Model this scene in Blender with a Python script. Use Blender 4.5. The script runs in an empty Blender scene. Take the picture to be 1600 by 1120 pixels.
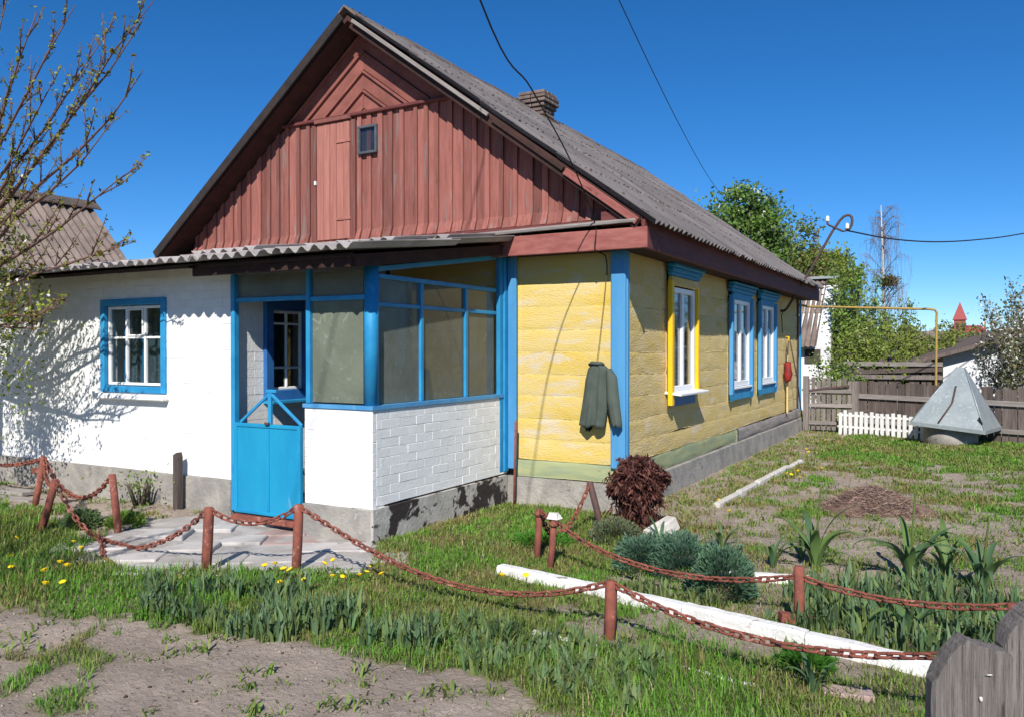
import bpy, bmesh, math, random
import numpy as np
from mathutils import Vector, Matrix

rng = np.random.default_rng(7)
random.seed(7)
R = math.radians
scn = bpy.context.scene
COL = scn.collection

# ------------------------------------------------------------------ camera, sky, sun, exposure
cam_d = bpy.data.cameras.new('camera')
cam = bpy.data.objects.new('camera', cam_d)
COL.objects.link(cam)
CAM = (3.03, -7.65, 1.6)
cam.location = CAM
cam.rotation_euler = (R(89.42), 0, R(29.34))
cam_d.lens = 29.0
cam_d.sensor_width = 36
cam_d.clip_end = 3000
cam_d.clip_start = 0.05
scn.camera = cam

SUN = Vector((0.40, -1.0, 0.86)).normalized()      # towards the sun
elev = math.asin(SUN.z)
w = bpy.data.worlds.new('World'); scn.world = w; w.use_nodes = True
nt = w.node_tree
sky = nt.nodes.new('ShaderNodeTexSky'); sky.sky_type = 'NISHITA'; sky.sun_disc = False
sky.sun_elevation = elev
sky.sun_rotation = math.atan2(SUN.x, SUN.y)
sky.air_density = 1.0; sky.dust_density = 0.0; sky.ozone_density = 8.0
sky.altitude = 2500
hs = nt.nodes.new('ShaderNodeHueSaturation'); hs.inputs['Saturation'].default_value = 1.18
nt.links.new(sky.outputs[0], hs.inputs['Color'])
bgn = nt.nodes['Background']; bgn.inputs['Strength'].default_value = 0.094
nt.links.new(hs.outputs[0], bgn.inputs['Color'])
sd = bpy.data.lights.new('sun', 'SUN'); sd.energy = 4.6; sd.angle = R(0.5); sd.color = (1.0, 0.95, 0.87)
so = bpy.data.objects.new('sun', sd); COL.objects.link(so)
so.rotation_euler = SUN.to_track_quat('Z', 'Y').to_euler()
so.location = (0, -20, 20)
vs = scn.view_settings
vs.view_transform = 'Standard'; vs.look = 'None'; vs.gamma = 1; vs.exposure = 0.45; vs.use_curve_mapping = False

# ------------------------------------------------------------------ helpers
I4 = Matrix.Identity(4)
FRONT = I4
RIGHT = Matrix.Rotation(R(90), 4, 'Z')     # local +x runs along world +y, local -y points to world +x
WM = {}

def link(name, me, parent=None, M=None):
    o = bpy.data.objects.new(name, me)
    COL.objects.link(o)
    M = I4.copy() if M is None else M
    WM[o.name] = M
    o.matrix_basis = M
    if parent is not None:
        o.parent = parent
        o.matrix_parent_inverse = WM[parent.name].inverted()
    return o

def tag(o, label=None, cat=None, group=None, kind=None):
    if label: o['label'] = label
    if cat: o['category'] = cat
    if group: o['group'] = group
    if kind: o['kind'] = kind
    return o

def thing(name, label, cat, loc=(0, 0, 0), group=None):
    o = link(name, None, None, Matrix.Translation(loc))
    o.empty_display_size = 0.1
    return tag(o, label, cat, group)

def mk(verts, faces, mat=None, smooth=False):
    me = bpy.data.meshes.new('mesh')
    me.from_pydata([tuple(v) for v in verts], [], faces)
    if smooth:
        me.polygons.foreach_set('use_smooth', [True] * len(me.polygons))
    if mat: me.materials.append(mat)
    me.update()
    return me

def fast(verts, tris, mat=None, smooth=False, tint=None):
    """big triangle mesh straight from arrays"""
    me = bpy.data.meshes.new('mesh')
    v = np.asarray(verts, dtype=np.float32); t = np.asarray(tris, dtype=np.int32)
    me.vertices.add(len(v)); me.vertices.foreach_set('co', v.ravel())
    me.loops.add(t.size); me.loops.foreach_set('vertex_index', t.ravel())
    me.polygons.add(len(t)); me.polygons.foreach_set('loop_start', np.arange(0, t.size, 3, dtype=np.int32))
    if smooth: me.polygons.foreach_set('use_smooth', np.ones(len(t), dtype=bool))
    me.update(calc_edges=True)
    if tint is not None:
        a = me.attributes.new('tint', 'FLOAT_COLOR', 'POINT')
        c = np.ones((len(v), 4), dtype=np.float32); c[:, :3] = tint
        a.data.foreach_set('color', c.ravel())
    if mat: me.materials.append(mat)
    return me

_bc = {}
def boxmesh(size, mat, bev=0.004):
    key = (tuple(round(s, 3) for s in size), mat.name, round(bev, 4))
    if key in _bc: return _bc[key]
    bm = bmesh.new()
    bmesh.ops.create_cube(bm, size=1)
    bmesh.ops.scale(bm, vec=size, verts=bm.verts)
    b = min(bev, min(size) * 0.3)
    if b > 0.0005:
        bmesh.ops.bevel(bm, geom=list(bm.edges), offset=b, segments=1, affect='EDGES')
    me = bpy.data.meshes.new('mesh'); bm.to_mesh(me); bm.free()
    me.materials.append(mat)
    _bc[key] = me
    return me

def box(name, parent, size, center, mat, F=FRONT, bev=0.004, rot=None):
    M = F @ Matrix.Translation(center)
    if rot is not None: M = M @ rot
    return link(name, boxmesh(size, mat, bev), parent, M)

def boxes(name, parent, lst, mat, F=FRONT):
    """one mesh made of several boxes given as (x0,x1,y0,y1,z0,z1)"""
    v, f = [], []
    for x0, x1, y0, y1, z0, z1 in lst:
        n = len(v)
        v += [(x0, y0, z0), (x1, y0, z0), (x1, y1, z0), (x0, y1, z0), (x0, y0, z1), (x1, y0, z1), (x1, y1, z1), (x0, y1, z1)]
        f += [(n, n+3, n+2, n+1), (n+4, n+5, n+6, n+7), (n, n+1, n+5, n+4), (n+1, n+2, n+6, n+5), (n+2, n+3, n+7, n+6), (n+3, n, n+4, n+7)]
    return link(name, mk(v, f, mat), parent, F)

def prism_me(poly, y0, y1, mat):
    """polygon in x,z (counter-clockwise seen from -y) extruded from y0 (front) to y1 (back)"""
    n = len(poly)
    v = [(x, y0, z) for x, z in poly] + [(x, y1, z) for x, z in poly]
    f = [tuple(range(n)), tuple(range(2*n-1, n-1, -1))]
    f += [(i, n+i, n+(i+1) % n, (i+1) % n) for i in range(n)]
    return mk(v, f, mat)

def tube_arrays(pts, rad, n=6, cap=True):
    pts = [Vector(p) for p in pts]
    if not hasattr(rad, '__len__'): rad = [rad] * len(pts)
    v, f = [], []
    up = Vector((0, 0, 1))
    prev = None
    for i, p in enumerate(pts):
        d = (pts[min(i+1, len(pts)-1)] - pts[max(i-1, 0)])
        if d.length < 1e-9: d = Vector((0, 0, 1))
        d.normalize()
        if prev is None:
            a = d.cross(up)
            if a.length < 0.05: a = d.cross(Vector((1, 0, 0)))
        else:
            a = prev - d * prev.dot(d)
        a.normalize(); b = d.cross(a); prev = a
        for k in range(n):
            t = 2*math.pi*k/n
            v.append(p + (a*math.cos(t) + b*math.sin(t)) * rad[i])
    for i in range(len(pts)-1):
        for k in range(n):
            k2 = (k+1) % n
            f.append((i*n+k, i*n+k2, (i+1)*n+k2, (i+1)*n+k))
    if cap:
        f.append(tuple(range(n-1, -1, -1))); f.append(tuple(range((len(pts)-1)*n, len(pts)*n)))
    return v, f

def tube(name, parent, pts, rad, mat, n=8, F=None):
    v, f = tube_arrays(pts, rad, n)
    return link(name, mk(v, f, mat, True), parent, F)

def lattice(ix, iy, seed):
    h = (ix.astype(np.int64) * 374761393 + iy.astype(np.int64) * 668265263 + seed * 1442695041) & 0x7fffffff
    h = ((h ^ (h >> 13)) * 1274126177) & 0x7fffffff
    h = h ^ (h >> 16)
    return (h & 0xffff) / 65535.0

def vnoise(x, y, seed=0):
    x = np.asarray(x, dtype=float); y = np.asarray(y, dtype=float)
    ix = np.floor(x); iy = np.floor(y); fx = x-ix; fy = y-iy
    fx = fx*fx*(3-2*fx); fy = fy*fy*(3-2*fy)
    a = lattice(ix, iy, seed); b = lattice(ix+1, iy, seed); c = lattice(ix, iy+1, seed); d = lattice(ix+1, iy+1, seed)
    return (a*(1-fx)+b*fx)*(1-fy) + (c*(1-fx)+d*fx)*fy

def fbm(x, y, seed=0, o=4):
    s = 0; a = 0.5; t = 0
    x = np.asarray(x, dtype=float); y = np.asarray(y, dtype=float)
    for i in range(o):
        s = s + a*vnoise(x, y, seed+i*17); t += a; a *= 0.5; x = x*2.03+3.1; y = y*2.03+1.7
    return s/t

def sm(a, b, x):
    t = np.clip((np.asarray(x, dtype=float)-a)/(b-a), 0, 1)
    return t*t*(3-2*t)

def gh(x, y):
    """height of the ground"""
    x = np.asarray(x, dtype=float); y = np.asarray(y, dtype=float)
    h = (fbm(x*1.3, y*1.3, 3)-0.5)*0.05 + (fbm(x*6, y*6, 9, 3)-0.5)*0.036
    h = h + 0.09*sm(-2.0, -3.2, x)*sm(-4.2, -3.2, y)
    h = h*sm(60, 20, np.hypot(x, y))
    return h
def G(x, y): return float(gh(x, y))

# ------------------------------------------------------------------ materials
def nodes_of(name):
    m = bpy.data.materials.new(name); m.use_nodes = True
    nt = m.node_tree
    return m, nt, nt.nodes['Principled BSDF']

def coords(nt, stretch=(1, 1, 1), rand=True, kind='Object'):
    tc = nt.nodes.new('ShaderNodeTexCoord')
    mp = nt.nodes.new('ShaderNodeMapping'); mp.inputs['Scale'].default_value = stretch
    src = tc.outputs[kind]
    if rand:
        oi = nt.nodes.new('ShaderNodeObjectInfo')
        mul = nt.nodes.new('ShaderNodeMath'); mul.operation = 'MULTIPLY'; mul.inputs[1].default_value = 37.0
        nt.links.new(oi.outputs['Random'], mul.inputs[0])
        add = nt.nodes.new('ShaderNodeVectorMath'); add.operation = 'ADD'
        nt.links.new(src, add.inputs[0]); nt.links.new(mul.outputs[0], add.inputs[1])
        src = add.outputs[0]
    nt.links.new(src, mp.inputs['Vector'])
    return mp.outputs[0]

def noise(nt, vec, scale, detail=5, rough=0.55, dist=0.0):
    n = nt.nodes.new('ShaderNodeTexNoise')
    n.inputs['Scale'].default_value = scale; n.inputs['Detail'].default_value = detail
    n.inputs['Roughness'].default_value = rough; n.inputs['Distortion'].default_value = dist
    nt.links.new(vec, n.inputs['Vector'])
    return n.outputs['Fac']

def ramp(nt, fac, a, b):
    r = nt.nodes.new('ShaderNodeMapRange'); r.inputs['From Min'].default_value = a; r.inputs['From Max'].default_value = b
    r.interpolation_type = 'SMOOTHSTEP'
    nt.links.new(fac, r.inputs['Value'])
    return r.outputs[0]

def mixc(nt, fac, c1, c2):
    m = nt.nodes.new('ShaderNodeMix'); m.data_type = 'RGBA'
    if isinstance(fac, float): m.inputs['Factor'].default_value = fac
    else: nt.links.new(fac, m.inputs['Factor'])
    for s, c in (('A', c1), ('B', c2)):
        sock = m.inputs[6] if s == 'A' else m.inputs[7]
        if isinstance(c, tuple): sock.default_value = c + (1,) if len(c) == 3 else c
        else: nt.links.new(c, sock)
    return m.outputs[2]

def surf(name, c1, c2, scale=6, rough=0.8, bump=0.3, bscale=40, stretch=(1, 1, 1), var=0.12, patches=(), rand=True, metal=0.0, dist=0.3, bdist=0.004, spec=0.3, lo=0.35, hi=0.65):
    """two-tone noise, optional patches ((colour, scale, threshold, softness), ...), per-object brightness, bump"""
    m, nt, p = nodes_of(name)
    v = coords(nt, stretch, rand)
    n1 = noise(nt, v, scale, 6, 0.6, dist)
    c = mixc(nt, ramp(nt, n1, lo, hi), c1, c2)
    for i, (pc, ps, th, so_) in enumerate(patches):
        vv = coords(nt, stretch if len(stretch) == 3 else (1, 1, 1), rand)
        off = nt.nodes.new('ShaderNodeVectorMath'); off.operation = 'ADD'; off.inputs[1].default_value = (11.3*(i+1), 5.1*(i+1), 7.7*(i+1))
        nt.links.new(vv, off.inputs[0])
        n2 = noise(nt, off.outputs[0], ps, 7, 0.62, 0.4)
        c = mixc(nt, ramp(nt, n2, th, th+so_), c, pc)
    if var > 0:
        oi = nt.nodes.new('ShaderNodeObjectInfo')
        mr = nt.nodes.new('ShaderNodeMapRange'); mr.inputs['To Min'].default_value = 1-var; mr.inputs['To Max'].default_value = 1+var
        nt.links.new(oi.outputs['Random'], mr.inputs['Value'])
        h = nt.nodes.new('ShaderNodeHueSaturation'); nt.links.new(c, h.inputs['Color']); nt.links.new(mr.outputs[0], h.inputs['Value'])
        c = h.outputs[0]
    nt.links.new(c, p.inputs['Base Color'])
    p.inputs['Roughness'].default_value = rough; p.inputs['Metallic'].default_value = metal
    p.inputs['Specular IOR Level'].default_value = spec
    if bump > 0:
        bn = noise(nt, v, bscale, 6, 0.65)
        b = nt.nodes.new('ShaderNodeBump'); b.inputs['Strength'].default_value = bump; b.inputs['Distance'].default_value = bdist
        nt.links.new(bn, b.inputs['Height']); nt.links.new(b.outputs[0], p.inputs['Normal'])
    return m

MT = {}
MT['white'] = surf('white_paint', (.77, .77, .765), (.71, .71, .70), 3, .8, .7, 45, var=.015, patches=(((.62, .605, .575), 4, .60, .16), ((.48, .45, .41), 23, .69, .06)), bdist=.006)
MT['whitew'] = surf('white_wood_paint', (.80, .80, .79), (.70, .70, .69), 9, .6, .2, 60, var=.03, patches=(((.38, .34, .30), 16, .68, .08),))
MT['pvc'] = surf('white_plastic', (.80, .81, .82), (.78, .79, .80), 4, .35, 0, var=0)
MT['blue'] = surf('blue_paint', (.016, .210, .44), (.028, .262, .50), 5, .55, .3, 70, var=.06, patches=(((.07, .29, .50), 9, .62, .15), ((.16, .17, .18), 19, .73, .05)), bdist=.002)
MT['bluedoor'] = surf('blue_door_paint', (.010, .225, .42), (.014, .275, .47), 3, .45, .15, 50, var=.02, stretch=(1, 1, .35), patches=(((.12, .36, .50), 7, .62, .12), ((.12, .06, .04), 21, .72, .04)), bdist=.002)
MT['lightblue'] = surf('light_blue_paint', (.055, .235, .47), (.085, .29, .53), 4, .6, .3, 60, stretch=(1, 1, .25), var=.03, patches=(((.15, .36, .56), 8, .6, .2),), bdist=.002)
MT['darkblue'] = surf('dark_blue_paint', (.02, .10, .30), (.03, .14, .36), 4, .5, .1, 60, var=.03)
MT['redboard'] = surf('red_board', (.265, .098, .080), (.20, .072, .058), 5, .85, .5, 30, stretch=(6, 6, .5), var=.30, patches=(((.21, .15, .14), 3.0, .54, .14), ((.095, .042, .035), 7, .64, .06)), bdist=.006)
MT['redlight'] = surf('pale_red_board', (.37, .155, .125), (.30, .115, .09), 5, .85, .4, 30, stretch=(6, 6, .5), var=.08, patches=(((.30, .11, .08), 4, .6, .2),))
MT['chev'] = surf('red_slanted_board', (.26, .092, .074), (.19, .066, .053), 4, .85, .5, 24, var=.18, patches=(((.16, .09, .08), 7, .6, .2),))
MT['maroon'] = surf('maroon_paint', (.15, .042, .038), (.105, .030, .028), 5, .7, .4, 40, stretch=(.7, .7, 3), var=.08, patches=(((.28, .13, .11), 7, .66, .1),))
MT['fasciared'] = surf('sunlit_red_fascia', (.25, .075, .065), (.33, .12, .10), 4, .75, .4, 40, stretch=(1, 2, 4), var=.05, patches=(((.12, .035, .03), 5, .6, .15),))  # same paint as maroon: sunlit tone here, shaded tone there, put into the colours
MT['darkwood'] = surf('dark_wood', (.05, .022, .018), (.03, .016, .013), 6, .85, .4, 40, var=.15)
MT['slatewood'] = surf('grey_blue_wood', (.085, .095, .115), (.06, .068, .085), 6, .8, .4, 40, var=.05)
MT['tarwood'] = surf('tarred_wood', (.022, .018, .018), (.035, .025, .022), 6, .85, .4, 40, var=.1)
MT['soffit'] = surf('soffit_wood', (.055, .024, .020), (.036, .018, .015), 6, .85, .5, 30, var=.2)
MT['greywood'] = surf('weathered_wood', (.215, .185, .168), (.14, .12, .11), 5, .9, .7, 26, stretch=(7, 7, .6), var=.22, patches=(((.085, .07, .063), 4, .62, .1), ((.28, .25, .235), 7, .64, .1)), bdist=.006)
MT['greywoodx'] = surf('weathered_rail_wood', (.30, .27, .25), (.21, .185, .17), 5, .9, .7, 26, stretch=(.6, 7, 7), var=.2, patches=(((.12, .10, .09), 4, .64, .1),), bdist=.006)
MT['fencewood'] = surf('old_fence_wood', (.135, .106, .094), (.085, .067, .06), 5, .92, .7, 26, stretch=(7, 7, .6), var=.3, patches=(((.075, .055, .05), 4, .6, .12),), bdist=.006)
MT['nearwood'] = surf('near_weathered_wood', (.24, .212, .195), (.15, .131, .12), 6, .9, .8, 16, stretch=(14, 14, .8), var=.1, patches=(((.075, .062, .056), 4, .60, .08), ((.20, .185, .13), 1.5, .62, .1), ((.30, .28, .265), 6, .64, .06)), bdist=.012)
MT['yellow'] = surf('yellow_wall_paint', (.63, .465, .125), (.63, .485, .20), 2.6, .9, .8, 38, stretch=(.7, 1, 2.4), var=.05, patches=(((.62, .42, .055), 1.1, .54, .16), ((.60, .50, .345), 2.6, .50, .16), ((.30, .20, .09), 13, .72, .05)), bdist=.012)
MT['yellow2'] = surf('aged_yellow_wall_paint', (.64, .475, .175), (.66, .515, .26), 2.6, .92, 1.0, 30, stretch=(.7, 1, 2.0), var=.06, patches=(((.70, .56, .39), 3.6, .56, .14), ((.55, .375, .10), 5, .60, .12), ((.16, .10, .05), 11, .68, .05)), bdist=.016)
MT['yellowtrim'] = surf('bright_yellow_paint', (.80, .50, .01), (.74, .46, .02), 5, .5, .2, 60, var=.02)
MT['green'] = surf('pale_green_board', (.34, .36, .19), (.25, .30, .19), 4, .85, .5, 36, stretch=(.6, 1, 3), var=.05, patches=(((.22, .17, .12), 6, .62, .1), ((.5, .44, .24), 4, .6, .12)), bdist=.006)
MT['concrete'] = surf('foundation_concrete', (.36, .335, .30), (.25, .235, .215), 4, .92, .9, 30, var=.03, patches=(((.15, .14, .13), 5, .60, .1), ((.42, .40, .36), 9, .62, .1)), bdist=.015)
MT['tar'] = surf('tarred_concrete', (.46, .435, .40), (.36, .34, .31), 4, .85, .9, 26, var=.0, rand=False, patches=(((.50, .48, .45), 5, .62, .08), ((.035, .028, .028), 2.8, .505, .035), ((.05, .04, .04), 8, .60, .04)), bdist=.012)
MT['slate'] = surf('slate_roof', (.155, .140, .139), (.108, .098, .098), 2.2, .92, .7, 60, stretch=(.5, 1.4, 1), var=.16, patches=(((.075, .068, .067), 9, .58, .12), ((.25, .225, .22), 14, .66, .08), ((.20, .13, .10), 4, .70, .08)), bdist=.006)
MT['slate2'] = surf('annex_slate', (.42, .385, .37), (.32, .29, .28), 4, .92, .6, 60, var=.16, patches=(((.22, .18, .17), 7, .60, .1), ((.45, .24, .13), 5, .72, .06)), bdist=.005)
MT['slate3'] = surf('brown_slate', (.24, .19, .165), (.16, .125, .11), 3, .92, .6, 60, var=.12, patches=(((.30, .25, .23), 7, .62, .1), ((.09, .07, .06), 10, .64, .08)), bdist=.005)
MT['ridge'] = surf('ridge_cap', (.16, .12, .10), (.10, .085, .08), 4, .9, .5, 50, var=.2, patches=(((.27, .15, .08), 6, .62, .1),))
MT['brickred'] = surf('chimney_brick', (.20, .145, .12), (.13, .10, .09), 9, .92, .8, 50, var=.25, patches=(((.28, .25, .23), 11, .6, .1),), bdist=.008)
MT['rust'] = surf('rusty_iron', (.245, .078, .052), (.17, .055, .04), 12, .85, .6, 70, var=.22, patches=(((.34, .17, .125), 14, .57, .10), ((.055, .032, .028), 8, .60, .08)), bdist=.005)
MT['darkrust'] = surf('dark_iron', (.06, .045, .045), (.10, .05, .042), 12, .7, .4, 70, var=.1)
MT['black'] = surf('black_cable', (.012, .012, .014), (.02, .02, .022), 10, .6, 0, var=0)
MT['tin'] = surf('galvanised_tin', (.33, .37, .38), (.27, .31, .325), 3, .5, .15, 18, var=.02, metal=.35, patches=(((.40, .44, .45), 26, .56, .06), ((.22, .25, .26), 11, .64, .08)), bdist=.004)
MT['gaspipe'] = surf('yellow_pipe_paint', (.42, .27, .065), (.35, .235, .08), 6, .6, .2, 60, var=.03)
MT['slab'] = surf('paving_slab', (.46, .43, .41), (.37, .345, .33), 5, .92, .8, 50, var=.14, patches=(((.22, .20, .19), 7, .60, .12), ((.50, .47, .44), 11, .62, .1)), bdist=.008)
MT['slabbase'] = surf('old_concrete', (.40, .37, .345), (.31, .285, .265), 5, .95, .9, 50, var=0, patches=(((.22, .195, .175), 6, .58, .12),), bdist=.01)
MT['redslab'] = surf('reddish_slab', (.40, .29, .265), (.34, .24, .22), 5, .92, .8, 50, var=.1, patches=(((.36, .32, .30), 6, .58, .12),), bdist=.008)
MT['kerb'] = surf('whitewashed_kerb', (.78, .77, .75), (.68, .67, .64), 6, .9, .8, 40, var=.03, patches=(((.30, .27, .23), 11, .60, .08), ((.42, .39, .35), 4, .68, .1)), bdist=.012)
MT['stone'] = surf('pale_stone', (.62, .59, .54), (.5, .47, .43), 6, .9, .8, 30, var=.05, patches=(((.3, .27, .24), 8, .62, .08),), bdist=.012)
MT['cloth'] = surf('grey_green_cloth', (.060, .078, .066), (.080, .098, .082), 5, .95, .3, 220, var=0, bdist=.002)
MT['cloth_dark'] = surf('dark_lining', (.012, .013, .013), (.018, .018, .018), 5, .95, 0, var=0)
MT['redbag'] = surf('red_bag', (.24, .018, .014), (.15, .014, .012), 9, .7, .3, 60, var=0)
MT['mistle'] = surf('nest', (.05, .05, .015), (.08, .07, .02), 20, .9, 0, var=0)
MT['porcelain'] = surf('porcelain', (.8, .8, .8), (.76, .76, .76), 5, .2, 0, var=0)
MT['curtain'] = surf('curtain', (.55, .56, .58), (.45, .46, .48), 5, .95, .2, 80, stretch=(5, 5, .4), var=.05)
MT['bluecurtain'] = surf('blue_grey_curtain', (.13, .19, .22), (.06, .09, .11), 5, .95, .2, 80, stretch=(5, 5, .4), var=0)
MT['interior'] = surf('interior_dark', (.08, .07, .06), (.06, .05, .045), 4, .95, 0, var=0)
MT['churchred'] = surf('church_red', (.33, .055, .055), (.27, .05, .05), 3, .6, 0, var=.03)
MT['churchbrick'] = surf('church_brick', (.30, .10, .075), (.25, .08, .06), 1, .9, 0, var=.03)
MT['whitefar'] = surf('old_whitewash', (.74, .75, .77), (.62, .63, .66), 1.3, .9, .4, 20, var=.02, patches=(((.42, .40, .38), 2.4, .62, .12),), bdist=.02)
MT['birch'] = surf('birch_bark', (.55, .52, .48), (.40, .37, .34), 8, .9, .3, 40, stretch=(1, 1, 3), var=0, patches=(((.06, .05, .05), 6, .62, .05),))
MT['bark'] = surf('plum_bark', (.115, .062, .052), (.17, .10, .085), 14, .85, .5, 60, stretch=(1, 1, .4), var=.05)
MT['bark2'] = surf('grey_bark', (.13, .105, .085), (.085, .07, .058), 9, .9, .6, 40, stretch=(1, 1, .4), var=.05)
MT['twig'] = surf('birch_twig', (.24, .185, .16), (.19, .15, .135), 9, .9, 0, var=0)
MT['strawbase'] = surf('dry_heap', (.20, .13, .10), (.13, .085, .065), 12, .95, 1.0, 40, var=0, bdist=.02)

def leafmat(name, transl=0.35, rough=.55):
    m, nt, p = nodes_of(name)
    at = nt.nodes.new('ShaderNodeAttribute'); at.attribute_name = 'tint'
    nt.links.new(at.outputs['Color'], p.inputs['Base Color'])
    p.inputs['Roughness'].default_value = rough; p.inputs['Specular IOR Level'].default_value = .25
    tr = nt.nodes.new('ShaderNodeBsdfTranslucent'); nt.links.new(at.outputs['Color'], tr.inputs['Color'])
    mx = nt.nodes.new('ShaderNodeMixShader'); mx.inputs[0].default_value = transl
    nt.links.new(p.outputs[0], mx.inputs[1]); nt.links.new(tr.outputs[0], mx.inputs[2])
    nt.links.new(mx.outputs[0], nt.nodes['Material Output'].inputs['Surface'])
    return m
MT['leaf'] = leafmat('leaf')
MT['straw'] = leafmat('straw', .1, .9)

def glassmat(name, refl=.10, tint=(.75, .8, .82), film=None):
    """window glass; film = (colour, light streak colour, coverage) for dusty plastic sheeting"""
    m, nt, p = nodes_of(name)
    out = nt.nodes['Material Output']
    tr = nt.nodes.new('ShaderNodeBsdfTransparent'); tr.inputs[0].default_value = tint + (1,)
    base = tr.outputs[0]
    if film:
        v = coords(nt, (1, 1, 1), True)
        n1 = noise(nt, v, 2.2, 6, .6, .6)
        n2 = noise(nt, v, 9, 8, .75, 1.0)
        c = mixc(nt, ramp(nt, n1, .35, .65), film[0], tuple(x*.75 for x in film[0]))
        c = mixc(nt, ramp(nt, n2, .56, .70), c, film[1])
        df = nt.nodes.new('ShaderNodeBsdfDiffuse'); nt.links.new(c, df.inputs[0])
        b = nt.nodes.new('ShaderNodeBump'); b.inputs['Strength'].default_value = .5; b.inputs['Distance'].default_value = .012
        nt.links.new(n2, b.inputs['Height']); nt.links.new(b.outputs[0], df.inputs['Normal'])
        mr = nt.nodes.new('ShaderNodeMapRange'); mr.inputs['To Min'].default_value = film[2]-.12; mr.inputs['To Max'].default_value = film[2]+.12
        nt.links.new(n1, mr.inputs['Value'])
        mf = nt.nodes.new('ShaderNodeMixShader'); nt.links.new(mr.outputs[0], mf.inputs[0])
        nt.links.new(tr.outputs[0], mf.inputs[1]); nt.links.new(df.outputs[0], mf.inputs[2])
        base = mf.outputs[0]
    gl = nt.nodes.new('ShaderNodeBsdfGlossy'); gl.inputs['Roughness'].default_value = .04
    lw0 = nt.nodes.new('ShaderNodeLayerWeight'); lw0.inputs[0].default_value = .5
    lw = nt.nodes.new('ShaderNodeMath'); lw.operation = 'POWER'; lw.inputs[1].default_value = 4.0; nt.links.new(lw0.outputs['Facing'], lw.inputs[0])
    ad = nt.nodes.new('ShaderNodeMath'); ad.operation = 'ADD'; ad.inputs[1].default_value = refl; nt.links.new(lw.outputs[0], ad.inputs[0])
    mx = nt.nodes.new('ShaderNodeMixShader'); nt.links.new(ad.outputs[0], mx.inputs[0])
    nt.links.new(base, mx.inputs[1]); nt.links.new(gl.outputs[0], mx.inputs[2])
    nt.links.new(mx.outputs[0], out.inputs['Surface'])
    return m
MT['glass'] = glassmat('window_glass', .06)
MT['film'] = glassmat('dusty_film_glass', .0, (.6, .64, .6), ((.19, .215, .165), (.30, .32, .265), .84))
MT['film2'] = glassmat('brown_film_glass', .02, (.62, .60, .5), ((.145, .155, .125), (.20, .21, .175), .80))
MT['filmtop'] = glassmat('grey_dusty_glass', .0, (.5, .53, .5), ((.19, .21, .18), (.25, .27, .23), .8))

# ------------------------------------------------------------------ ground
def axis(lo, hi, step, far, side):
    a = list(np.arange(lo, hi+1e-6, step))
    s = step; x = hi
    while x < far: s *= 1.35; x += s; a.append(x)
    s = step; x = lo
    while x > -far: s *= 1.35; x -= s; a.insert(0, x)
    return np.array(a)
XS = axis(-7.5, 5.2, .055, 900, 1); YS = axis(-6.2, 10.5, .06, 900, 1)

def inpoly(x, y, poly):
    x = np.asarray(x); c = np.zeros(x.shape, bool); n = len(poly)
    for i in range(n):
        x1, y1 = poly[i]; x2, y2 = poly[(i+1) % n]
        if y1 == y2: continue
        cond = ((y1 > y) != (y2 > y)) & (x < (x2-x1)*(y-y1)/(y2-y1)+x1)
        c ^= cond
    return c

PATH = [(-3.02, -3.72), (-2.25, -3.86), (-0.82, -2.93), (-1.22, -2.34), (-2.0, -2.24), (-2.98, -2.24), (-3.42, -2.9)]
D_FRONT = [(-6, -5.9), (-2.6, -5.0), (-1.5, -4.55), (-.5, -4.42), (.3, -4.22), (1.0, -4.28), (1.45, -4.5), (1.75, -5.2), (1.8, -9), (-6, -9)]
D_ANNEX = [(-9, -2.2), (-2.9, -2.2), (-2.9, -3.0), (-3.1, -3.55), (-3.7, -3.3), (-4.5, -2.95), (-9, -3.0)]
D_STRIP = [(.75, -3.0), (1.2, -3.42), (2.9, -3.75), (3.3, -3.35), (2.6, -3.12), (1.3, -2.85)]
D_BED = [(1.0, -1.7), (3.7, -1.3), (4.6, 1.6), (3.2, 1.7), (2.3, 1.0), (1.5, .5), (.95, -.5)]
D_BED2 = [(.8, -2.6), (3.0, -3.0), (3.6, -1.3), (1.0, -1.6)]
def gmask(x, y):
    """how much grass grows here, 0..1"""
    x = np.asarray(x, dtype=float); y = np.asarray(y, dtype=float)
    jx = x + (fbm(x*2.4, y*2.4, 31)-.5)*.6 + (fbm(x*11, y*11, 33, 3)-.5)*.38; jy = y + (fbm(x*2.4, y*2.4, 47)-.5)*.6 + (fbm(x*11, y*11, 49, 3)-.5)*.38
    g = np.ones(x.shape)
    patch = fbm(x*1.7, y*1.7, 77, 4)
    fine = fbm(x*5, y*5, 78, 3)
    gard = (jx > .05) & (jy > -.2)
    g = np.where(gard, sm(.43, .58, patch*.55+fine*.45)*.85+.05, g)
    g = np.where((jx > .9) & (jy > 5.2), .95, g)
    g = np.where((jx > 0) & (jx < .8) & (jy > -.4), .45*sm(.36, .6, fine)+.12, g)
    g = np.where(inpoly(jx, jy, D_BED), .10+.5*sm(.54, .66, fine), g)
    g = np.where(inpoly(jx, jy, D_BED2), .35, g)
    g = np.where(inpoly(jx, jy, D_STRIP), .12+.6*sm(.52, .64, patch), g)
    g = np.where(inpoly(jx, jy, D_FRONT), .8*sm(.62, .70, patch*.55+fine*.45), g)
    g = np.where(inpoly(jx, jy, D_ANNEX), .7*sm(.56, .68, patch*.5+fine*.5), g)
    g = np.where((jx < -1.6) & (jy < -3.9) & (jy > -5.2) & ~inpoly(jx, jy, D_FRONT), .55+.4*sm(.4, .6, fine), g)
    g = np.where(inpoly(x, y, PATH), 0.0, g)
    return g

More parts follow.
